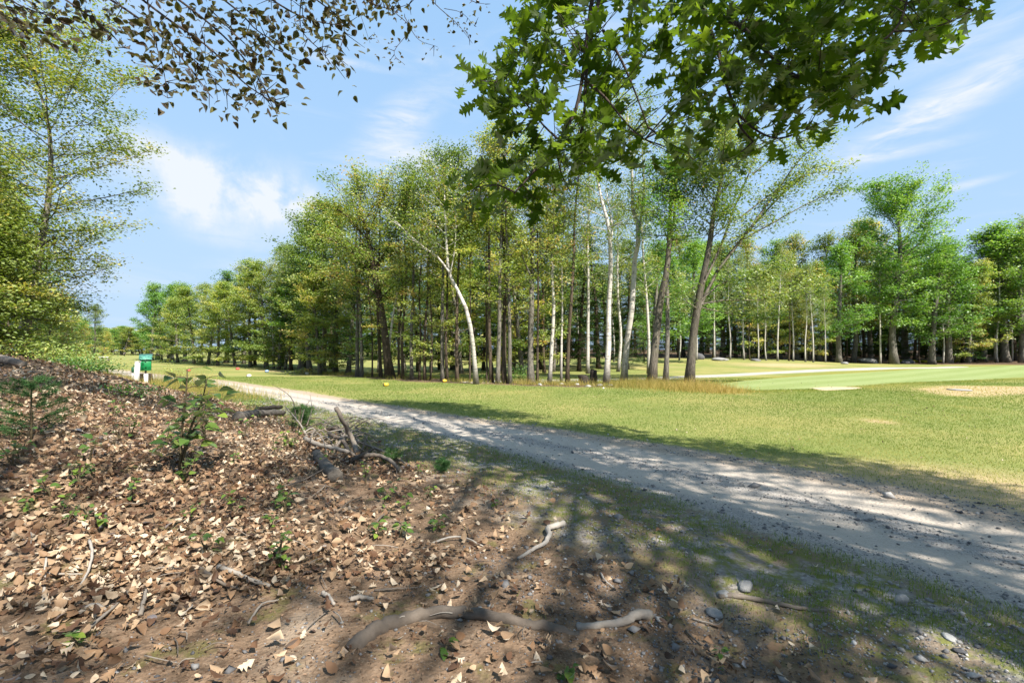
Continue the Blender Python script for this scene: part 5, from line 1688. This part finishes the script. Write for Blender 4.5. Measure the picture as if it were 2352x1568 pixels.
pine_seedling('soft green pine seedling standing in the dry leaves', 72, 1010, .58, 1, r=.6)
pine_seedling('small pine seedling sticking up behind the brush heap', 690, 985, .42, 2, r=.4)
pine_seedling('tiny pine seedling on the verge beyond the arched branch', 1016, 1085, .13, 3, r=.6)
pine_seedling('low pine sprig at the tip of the arched branch', 900, 1062, .14, 4, r=.7)
pine_seedling('low pine tuft behind the slanting bare branch', 700, 965, .3, 5, r=.7)


# ------------------------------------------------------------------ things of the golf course
def lathe(prof, k=20):
    n = len(prof)
    a = np.linspace(0, 2 * math.pi, k, endpoint=False)
    V = np.concatenate([np.stack([np.cos(a) * r, np.sin(a) * r, np.full(k, z)], 1) for r, z in prof])
    Q = [[i * k + j, i * k + (j + 1) % k, (i + 1) * k + (j + 1) % k, (i + 1) * k + j] for i in range(n - 1) for j in range(k)]
    return V, np.array(Q)


def box(cx, cy, cz, sx, sy, sz, bev=.006):
    import bmesh
    bm = bmesh.new()
    bmesh.ops.create_cube(bm, size=1)
    for v in bm.verts:
        v.co = Vector((v.co.x * sx, v.co.y * sy, v.co.z * sz))
    if bev:
        bmesh.ops.bevel(bm, geom=bm.edges[:], offset=bev, segments=1, affect='EDGES')
    bmesh.ops.triangulate(bm, faces=bm.faces[:])
    bm.verts.index_update()
    V = np.array([v.co[:] for v in bm.verts]) + np.array([cx, cy, cz])
    T = np.array([[v.index for v in f.verts] for f in bm.faces])
    bm.free()
    return V, T


def piece(name, VT, mat, parent, smooth=False):
    mb = MB()
    mb.add(VT[0], VT[1], .5)
    return mk_obj(name, mb.mesh(name, M[mat], smooth), parent)


def tee_marker(px, py, mat, label, rz, s=.2):
    b = gp(px, py)
    e = empty('tee_marker', b, label, 'tee marker', None, rz)
    mb = MB()
    t = np.linspace(0, math.pi, 9)
    prof = [(max(.001, s * .42 * math.sin(a) ** .7), s * .36 - s * .36 * math.cos(a)) for a in t]
    V, Q = lathe(prof, 16)
    V = V * np.array([1.25, .95, 1])
    mb.add(V, Q, .5)
    mk_obj('body', mb.mesh('body', M[mat]), e)
    piece('spike', (lathe([(.008, -.08), (.008, .03)], 8)), 'brass', e)
    V, Q = lathe([(.001, 0), (s * .3, 0), (s * .3, .012), (.001, .014)], 14)
    V = V[:, [2, 1, 0]] * np.array([-1, 1, 1]) + np.array([-s * .5, 0, s * .34])
    piece('shade_disc', (V, Q), 'brass', e)  # brown disc set on the left end as painted shade


tee_marker(887, 887, 'yellow_paint', 'yellow tee marker lying beside the gravel path lawn', .5, .20)
tee_marker(1021, 878, 'yellow_paint', 'yellow tee marker close to the grove trunks', .5, .20)
tee_marker(572, 866, 'white_paint', 'white tee marker nearer the gravel path', .4, .22)
tee_marker(705, 860, 'white_paint', 'white tee marker near the tree line', .4, .22)
tee_marker(613, 855, 'blue_paint', 'pale blue tee marker on the tee', .4, .22)
tee_marker(433, 853, 'red_paint', 'red tee marker beyond the leafy sapling', .4, .24)
tee_marker(546, 849, 'red_paint', 'red tee marker at the foot of the tree line', .4, .24)


def green_box():
    d = 18.0
    b = at_depth(334.5, d)
    sc = d / F_PX
    zt = lambda py: CAM_Z + (HOR - py) * sc - b[2]
    e = empty('divot_box', b, 'bright green box with a pale sloping lid on a white post', 'box', None, .60)
    w = 21 * sc
    z0, z1, z2 = zt(850.5), zt(826), zt(814.5)
    piece('body', box(0, 0, (z0 + z1) / 2, w, w * .75, z1 - z0, .01), 'green_paint', e)
    V = np.array([[-w * .58, -w * .52, z1], [w * .58, -w * .52, z1], [w * .58, w * .45, z2], [-w * .58, w * .45, z2]])
    V = np.vstack([V, V + [0, 0, .025]])
    piece('lid', (V, np.array([[3, 2, 1, 0], [4, 5, 6, 7], [0, 1, 5, 4], [1, 2, 6, 5], [2, 3, 7, 6], [3, 0, 4, 7]])), 'green_roof', e)
    for sx in (-1, 1):
        V = np.array([[sx * w * .5, -w * .37, z1 - .01], [sx * w * .5, w * .37, z1 - .01], [sx * w * .5, w * .37, z2 - .03]])
        piece('gable', (np.vstack([V, V + [-sx * .01, 0, 0]]), np.array([[0, 1, 2], [3, 5, 4]])), 'green_paint', e)
    piece('hasp', box(0, -w * .375 - .012, z1 - .05, .05, .02, .06, .003), 'dark_green', e)
    piece('bracket', box(0, 0, zt(856), 3.5 * sc, 3.5 * sc, 10 * sc, .004), 'brass', e)
    piece('post', box(.01, 0, (zt(858) - .2) / 2, 8 * sc, 8 * sc, zt(858) + .2, .01), 'white_paint', e)
    b2 = at_depth(313, 17.6)
    e2 = empty('marker_post', b2, 'plain white square post standing beside the green box', 'post')
    V, T = box(0, 0, .30, .13, .13, .92, .012)
    V[:, 0] += V[:, 2] * .07
    piece('shaft', (V, T), 'white_paint', e2)
    V, T = box(.056, 0, .775, .15, .15, .03, .006)
    piece('cap', (V, T), 'white_paint', e2)
    b3 = at_depth(307, 21)
    e3 = empty('ball_washer', b3, 'small dark green ball washer behind the white post', 'ball washer')
    piece('stand', box(0, 0, .15, .13, .13, .5, .01), 'white_paint', e3)
    piece('tank', (lathe([(.001, .40), (.07, .40), (.085, .43), (.085, .6), (.06, .64), (.001, .64)], 14)), 'dark_green', e3, True)
    piece('handle', (lathe([(.012, .62), (.012, .70), (.035, .705), (.035, .73), (.001, .735)], 10)), 'dark_green', e3, True)
    b4 = at_depth(333, 19.5)
    e4 = empty('cut_stump', b4, 'low brown sawn stump behind the green box post', 'stump')
    V, Q = lathe([(.32, -.05), (.28, .08), (.25, .2), (.24, .40), (.001, .41)], 16)
    V[:, :2] *= 1 + np.random.default_rng(1).normal(0, .04, (len(V), 1))
    piece('trunk_base', (V, Q), 'bark_brown', e4, True)
    V, Q = lathe([(.235, .412), (.15, .416), (.001, .418)], 16)
    piece('sawn_face', (V, Q), 'dead', e4, True)


green_box()
p = gp(1386, 893)
o = mk_obj('golf_ball', mk_mesh('golf_ball', *(lambda V, T: (V * .075, T))(*rock_mesh(None, 1, None, 2, 0, 1)), {}, M['ball']), None, (p[0], p[1], p[2] + .02))
bpy.data.objects.remove(o)
import bmesh as _bm
bm = _bm.new()
_bm.ops.create_icosphere(bm, subdivisions=3, radius=.035)
me = bpy.data.meshes.new('golf_ball')
bm.to_mesh(me)
bm.free()
me.materials.append(M['ball'])
tag(mk_obj('golf_ball', me, None, (p[0], p[1], p[2] + .03)), 'white golf ball lying on the lawn before the dry grass', 'golf ball')
b = at_depth(240, 62)
e = empty('bench', b, 'small pale bench far out on the left field', 'bench')
piece('seat', box(0, 0, .5, 1.2, .4, .08, .01), 'white_paint', e)
for sx in (-.45, .45):
    piece('leg', box(sx, 0, .22, .12, .32, .48, .01), 'stone', e)


# ------------------------------------------------------------------ overhanging oak and beech
def seg_nearest(c, branches):
    best = None
    for P in branches:
        d = np.linalg.norm(P - c, axis=1)
        i = int(np.argmin(d))
        if best is None or d[i] < best[0]:
            best = (d[i], P[i])
    return best[1]


def in_poly(x, y, poly):
    return poly_sd(np.atleast_1d(np.asarray(x, float)), np.atleast_1d(np.asarray(y, float)), np.array(poly, float))


SHADE_HOLES = []
for px, py, rx, ry in [(200, 1175, 190, 34), (1010, 1285, 330, 80), (620, 1062, 70, 16), (1090, 985, 80, 24), (1840, 1292, 70, 16), (520, 1240, 150, 40), (1180, 1225, 60, 30), (1260, 995, 40, 10), (1900, 1120, 60, 12), (1560, 1060, 40, 8), (2230, 1200, 60, 14), (150, 940, 260, 40), (700, 1500, 60, 20), (1100, 1530, 80, 25), (330, 1330, 120, 25)]:
    c = gp(px, py)
    SHADE_HOLES.append((c[0], c[1], rx / F_PX * c[1], max(.12, abs(gp(px, py - ry)[1] - c[1]))))


def shade_wanted(x, y):
    """1 where the photograph shows the ground in the shade of the overhead crowns"""
    n, t = nt(x, y)
    nb = np.interp(t, [-20, 0.5, 1, 2, 4, 5.7, 8, 10.4, 13, 14.5, 16], [7.6, 7.6, 7.8, 8.2, 8.2, 7.75, 7.9, 7.95, 7.4, 6.6, 5]) + (fbm(t * 1.1 + 5, t * 0 + 2, 97) - .5) * .9
    w = (n < nb) & (t < 14.5 + (fbm(n * .8, n * 0, 98) - .5) * 2)
    w &= (n > -9)
    for hx, hy, a, b_ in SHADE_HOLES:
        w &= ((x - hx) / a) ** 2 + ((y - hy) / b_) ** 2 > 1
    dap = fbm(x * 1.35 + 7, y * 1.35, 99, 2)
    edge = (nb - n < 1.5) & (n > 6)
    return w & ((dap < .52) | ((n > 3.0) & (dap < .54)) | (edge & (dap < .72)))


def clump_leaves(mb, centres, per, r, leaf, g, tint0=.45):
    n = len(centres) * per
    c = np.repeat(centres, per, 0) + g.standard_normal((n, 3)) * r
    nr = g.standard_normal((n, 3)) * .5
    nr[:, 2] = np.abs(nr[:, 2]) + .9
    s = leaf * g.uniform(.7, 1.3, n)
    v, q = leaf_quads(c, unit(nr), unit(g.standard_normal((n, 3))), s, s * .72)
    mb.add(v, q, np.repeat(np.clip(g.normal(tint0, .2, n), 0, 1), 4))


def canopy(region, n, zlo, zhi, seed, edge_only=False):
    """leaf clump centres high overhead whose shadows fall on shaded ground and that the photograph does not see"""
    g = np.random.default_rng(seed)
    gxs = g.uniform(region[0], region[1], n)
    gys = g.uniform(region[2], region[3], n)
    z = g.uniform(zlo, zhi, n)
    zg = height(gxs, gys)
    k = (z - zg) / SUN_V.z
    P = np.stack([gxs + SUN_V.x * k, gys + SUN_V.y * k, z], 1)
    q = to_px(P)
    seen = (q[:, 2] > .3) & (q[:, 0] > -120) & (q[:, 0] < 2470) & (q[:, 1] > -110) & (q[:, 1] < 1600)
    ok = shade_wanted(gxs, gys) & ~seen
    if edge_only:
        ok &= nt(gxs, gys)[0] > 6.2
    return P[ok]


def grow(parent, branches, radii, mat):
    mb = MB()
    for P, (r0, r1) in zip(branches, radii):
        v, f = tube(P, np.linspace(r0, r1, len(P)), 7, True, .04)
        mb.add(v, f, .5)
    return mb


def overhang(name, label, trunk, r_trunk, limbs_px, poly, n_cl, per, leaf, shapes, mat, bark, canopy_pts, seed, dlo, dhi, feed, small=None, spread=.16, gaps=(), hang=.35):
    g = np.random.default_rng(seed)
    base = np.array(trunk[0])
    e = empty(name, base, label, 'tree')
    T = spline(np.array(trunk), 16)
    mb = MB()
    v, f = tube(T - base, np.interp(np.linspace(0, 1, 16), [0, .08, 1], [r_trunk * 1.5, r_trunk, r_trunk * .4]), 12, True, .04, g)
    mb.add(v, f, .5)
    mk_obj('trunk', mb.mesh('trunk', M[bark]), e)
    # limbs seen in the photograph, each carried back to the trunk
    BRS, BOB = [], []
    for pts, r in limbs_px:
        P = [pix(x, y, d) for x, y, d in pts]
        P = spline(np.array(P), 4 * len(P))
        BRS.append(P)
        mb = MB()
        v, f = tube(P - base, np.linspace(r * 1.25, r * .4, len(P)), 6, True, .06, g)
        mb.add(v, f, .5)
        BOB.append(mk_obj('branch', mb.mesh('branch', M[bark]), e))
    for a, b_, r in feed:                       # out-of-view parts that join the limbs to the trunk
        q = T[int(b_ * 15)]
        a = np.array(a)
        P = spline(np.array([q, q * .6 + a * .4 + [0, 0, .5], a * .8 + q * .2 + [0, 0, .35], a]), 14)
        mb = MB()
        v, f = tube(P - base, np.linspace(r * 2.0, r, 14), 7, True, .05, g)
        mb.add(v, f, .5)
        mk_obj('limb', mb.mesh('limb', M[bark]), e)
    # leaf clusters: either filling an outline or strung along the limbs
    C = []
    if poly is not None:
        lo, hi = np.min(poly, 0), np.max(poly, 0)
        while len(C) < n_cl:
            x, y = g.uniform(lo[0], hi[0]), g.uniform(lo[1], hi[1])
            if in_poly(x, y, poly)[0] < 16 or any(((x - a) / b_) ** 2 + ((y - c) / d_) ** 2 < 1 for a, c, b_, d_ in gaps):
                continue
            C.append(pix(x, y, g.uniform(dlo, dhi)))
    else:
        for P in BRS:
            for k in range(max(3, int(n_cl * len(P) / sum(len(q) for q in BRS)))):
                u = g.uniform(.05, 1)
                p = P[min(len(P) - 1, int(u * len(P)))]
                C.append(p + g.normal(0, spread, 3) * np.array([1, 1, .8]))
    C = np.array(C)
    tw = MB()
    near = np.array([seg_nearest(c, BRS) for c in C])
    dn = np.linalg.norm(near - C, axis=1)
    ok = dn < 1.4
    v, q = prisms(near[ok] - base, C[ok] - base, np.full(ok.sum(), .006), np.full(ok.sum(), .0025))
    tw.add(v, q, .5)
    tag(mk_obj('twigs', tw.mesh('twigs', M[bark]), e), None, None, None, 'stuff')
    n = len(C) * per
    pos = np.repeat(C, per, 0) + g.standard_normal((n, 3)) * np.array([spread, spread, spread * .7])
    nr = g.standard_normal((n, 3)) * .75
    nr[:, 2] = np.abs(nr[:, 2]) + .45
    nr = unit(nr)
    ax = unit(pos - np.repeat(near, per, 0)) + g.standard_normal((n, 3)) * .5
    ax[:, 2] -= hang
    sz = leaf * g.uniform(.65, 1.25, n)
    Rm = frames(nr, unit(ax))
    qq = to_px(pos)
    vis = (qq[:, 0] > -60) & (qq[:, 0] < 2410) & (qq[:, 1] > -60) & (qq[:, 2] > 0)
    big = np.where(vis)[0]
    big = big[np.argsort(-(sz / pos[:, 1])[big])][:300]
    ms = [flatten_obj(V, Tt, 'green_leaf', M[mat], t_) for (V, Tt), t_ in zip(shapes, np.linspace(.25, .75, len(shapes)))]
    pick = g.integers(0, len(shapes), n)
    for i in big:
        o = bpy.data.objects.new('leaf', ms[pick[i]])
        COL.objects.link(o)
        o.parent = BOB[int(np.argmin([np.linalg.norm(B_ - pos[i], axis=1).min() for B_ in BRS]))]
        m = Matrix([list(r) for r in Rm[i] * sz[i]]).to_4x4()
        m.translation = pos[i] - base
        o.matrix_local = m
    rest = np.setdiff1d(np.arange(n), big)
    mb = MB()
    scatter(mb, shapes, pick[rest], pos[rest] - base, Rm[rest], sz[rest], np.clip(g.normal(.48, .2, len(rest)), 0, 1))
    tag(mk_obj('foliage', mb.mesh('foliage', M[mat]), e), None, None, None, 'stuff')
    if len(canopy_pts):  # unseen leaf clumps, crown shaped by the shade it should cast
        mb = MB()
        clump_leaves(mb, canopy_pts - base, 22, .23, .13, g)
        tag(mk_obj('crown', mb.mesh('crown', M[mat], False), e), None, None, None, 'stuff')
        mb = MB()
        sel = canopy_pts[g.permutation(len(canopy_pts))[:160]]
        jn = T[g.integers(8, 16, len(sel))]
        md = jn * .45 + sel * .55 + [0, 0, .6]
        v, q = prisms(jn - base, md - base, np.full(len(sel), .05), np.full(len(sel), .025))
        mb.add(v, q, .5)
        v, q = prisms(md - base, sel - base, np.full(len(sel), .025), np.full(len(sel), .008))
        mb.add(v, q, .5)
        mk_obj('upper_branches', mb.mesh('upper_branches', M[bark]), e)
    return e


OAKPOLY = [(1200, -60), (1205, 30), (1165, 60), (1160, 115), (1085, 130), (1050, 165), (1065, 190), (1110, 215), (1108, 255), (1160, 290), (1175, 300), (1190, 330), (1180, 360), (1110, 370), (1055, 405), (1060, 455), (1090, 492), (1180, 485), (1250, 492), (1300, 465), (1330, 415), (1400, 385), (1480, 395), (1560, 385),
           (1640, 410), (1700, 370), (1775, 385), (1815, 335), (1850, 300), (1920, 285), (1970, 260), (2030, 285), (2040, 225), (2000, 195), (2060, 180), (2085, 130), (2105, 85), (2160, 115), (2170, 80), (2268, 30), (2250, -60)]
OAKLIMBS = [
    ([(1372, -150, 4.9), (1363, -30, 4.9), (1347, 100, 4.9), (1336, 190, 4.85), (1318, 262, 4.8), (1275, 335, 4.75), (1225, 395, 4.7), (1180, 445, 4.7)], .022),
    ([(1396, -150, 5.1), (1382, -30, 5.1), (1362, 60, 5.1), (1346, 180, 5.0), (1342, 260, 5.0), (1332, 330, 4.9), (1344, 378, 4.9)], .022),
    ([(1338, 178, 4.85), (1390, 225, 4.8), (1440, 285, 4.75), (1480, 320, 4.7)], .012),
    ([(1385, 70, 5.2), (1425, 135, 5.2), (1460, 215, 5.2), (1488, 292, 5.2)], .014),
    ([(1592, -150, 5.2), (1606, -20, 5.2), (1628, 60, 5.2), (1648, 115, 5.2), (1664, 180, 5.1), (1688, 250, 5.1), (1700, 290, 5.0), (1730, 326, 5.0)], .022),
    ([(1690, 258, 5.1), (1738, 300, 5.0), (1790, 318, 5.0), (1850, 300, 5.0)], .012),
    ([(1640, 40, 5.3), (1700, 60, 5.2), (1770, 128, 5.1), (1820, 172, 5.0), (1870, 180, 4.9), (1935, 140, 4.8), (2000, 108, 4.7), (2050, 75, 4.6), (2080, 15, 4.6), (2100, -120, 4.6)], .02),
    ([(2050, 72, 4.6), (2110, 70, 4.5), (2170, 55, 4.4), (2235, 25, 4.4)], .008),
    ([(1870, 180, 4.9), (1920, 210, 4.9), (1980, 235, 4.8), (2010, 240, 4.8)], .009),
    ([(1300, 335, 4.8), (1250, 290, 4.8), (1200, 230, 4.75), (1140, 190, 4.7)], .010),
    ([(1180, 440, 4.7), (1140, 425, 4.7), (1095, 430, 4.65)], .008), ([(1275, 335, 4.75), (1290, 400, 4.7), (1310, 440, 4.7)], .008), ([(1730, 326, 5.0), (1700, 350, 5.0), (1660, 370, 5.0)], .008), ([(1488, 292, 5.2), (1540, 330, 5.2), (1580, 350, 5.2)], .009)]
oak_sh = [leaf_shape(OAK, curl=.3, bend=-.25, fold=.1, petiole=.22), leaf_shape(OAK2, curl=-.35, bend=-.4, fold=.22, twist=.3, petiole=.22), leaf_shape(OAK, curl=.6, bend=.2, fold=-.1, twist=-.4, petiole=.22), leaf_shape(OAK2, curl=.2, bend=-.5, fold=.3, petiole=.22)]
cano = canopy((-14, 14, -12, 18), 5600, 7.5, 12.0, 15)
cano = np.concatenate([cano, canopy((-8, 12, -4, 17), 9000, 8.5, 12.5, 16, True)])
left = cano[:, 0] < 1.0
overhang('oak_tree', 'overhanging oak whose lobed green leaves hang over the path and lawn', [(7.5, -2.5, h1(7.5, -2.5) - .1), (7.4, -2.4, 3), (7.2, -2.0, 6), (6.8, -1.4, 9), (6.5, -1.0, 12)], .26,
         OAKLIMBS, np.array(OAKPOLY, float), 285, 7, .205, oak_sh, 'oak', 'bark_oak', cano[~left], 71, 4.2, 6.0,
         [(pix(1372, -150, 4.9), .5, .022), (pix(1396, -150, 5.1), .5, .022), (pix(1592, -150, 5.2), .55, .024), (pix(2100, -120, 4.6), .6, .02)], spread=.115,
         gaps=[(1455, 228, 32, 34), (1285, 215, 22, 30), (1235, 150, 20, 22), (1640, 315, 40, 26), (1560, 160, 22, 16), (1985, 60, 30, 24), (1230, 330, 26, 18), (1830, 240, 24, 16), (1390, 320, 22, 20), (1270, 60, 18, 22)])
BEECHLIMBS = [
    ([(-60, -60, 5.2), (40, 10, 5.1), (120, 40, 5.0), (190, 75, 5.0)], .008), ([(60, -60, 5.2), (180, 20, 5.1), (235, 60, 5.0), (285, 110, 5.0)], .010), ([(160, -60, 5.3), (300, 30, 5.2), (380, 90, 5.1), (430, 150, 5.0), (480, 215, 5.0)], .012),
    ([(250, -60, 5.3), (380, 40, 5.2), (480, 110, 5.2), (560, 190, 5.1), (640, 243, 5.0)], .012), ([(330, -60, 5.5), (450, 30, 5.4), (520, 90, 5.4), (580, 160, 5.3), (610, 210, 5.3)], .012),
    ([(430, -60, 5.5), (540, 20, 5.4), (590, 70, 5.4), (640, 100, 5.3)], .010), ([(540, -60, 5.6), (640, 10, 5.6), (710, 45, 5.5), (790, 60, 5.5)], .010), ([(640, -60, 5.7), (740, 10, 5.6), (790, 60, 5.6), (770, 150, 5.6)], .008), ([(700, -60, 5.7), (690, 60, 5.6), (740, 120, 5.6), (765, 155, 5.6)], .006),
    ([(330, -60, 5.1), (350, 70, 5.0), (375, 160, 5.0), (385, 225, 5.0)], .006), ([(760, -60, 5.7), (850, 5, 5.6), (900, 20, 5.6), (940, 10, 5.6)], .006), ([(-60, 0, 5.0), (20, 40, 5.0), (60, 65, 5.0)], .006), ([(400, 100, 5.2), (470, 160, 5.1), (520, 215, 5.1)], .006), ([(480, 20, 5.3), (600, 130, 5.2), (640, 90, 5.2)], .006)]
beech_sh = [leaf_shape(BEECH, curl=.8, bend=-.4, fold=.2, petiole=.1), leaf_shape(BEECH, curl=-1.2, bend=-.6, fold=.3, twist=.5, petiole=.1), leaf_shape(OVATE, curl=1.4, bend=.3, fold=.1, petiole=.1), leaf_shape(BEECH, curl=1.6, bend=-.2, fold=-.2, twist=-.5, petiole=.1)]
overhang('beech_tree', 'overhanging beech with browning oval leaves on drooping twigs against the sky', [(-6.0, -2.5, h1(-6, -2.5) - .1), (-5.9, -2.4, 3), (-5.6, -2.0, 6), (-5.2, -1.5, 9), (-5, -1.2, 12)], .2,
         BEECHLIMBS, None, 400, 3, .088, beech_sh, 'beech', 'bark_oak', cano[left], 72, 5, 5.5, [(pix(250, -60, 5.3), .5, .012), (pix(540, -60, 5.6), .55, .012), (pix(-60, -60, 5.2), .5, .01), (pix(700, -60, 5.7), .6, .01)], spread=.11, hang=.6)
TWIGL = [([(860, -60, 6.2), (900, 20, 6.2), (940, 65, 6.2), (905, 120, 6.2), (930, 150, 6.2)], .005), ([(940, -60, 6.2), (1000, 10, 6.2), (1050, 55, 6.2), (1085, 100, 6.2)], .005), ([(930, 40, 6.2), (960, 90, 6.2), (1005, 108, 6.2)], .004), ([(1000, -60, 6.2), (1080, 0, 6.2), (1115, 10, 6.2)], .005), ([(800, -40, 6.0), (830, 40, 6.0), (850, 100, 6.0)], .004), ([(1020, 20, 6.2), (1060, 30, 6.2), (1090, 60, 6.2)], .003)]
overhang('birch_tree', 'overhanging birch twigs with few small leaves between the beech and the oak', [(1.5, -4.0, h1(1.5, -4) - .1), (1.4, -3.8, 3), (1.2, -3.2, 6), (1.0, -2.6, 9), (.9, -2.2, 11)], .12,
         TWIGL, None, 46, 3, .05, beech_sh, 'beech', 'bark_oak', [], 73, 6, 6.3, [(pix(860, -60, 6.2), .6, .006), (pix(940, -60, 6.2), .65, .006), (pix(1000, -60, 6.2), .7, .006)], spread=.07, hang=.6)
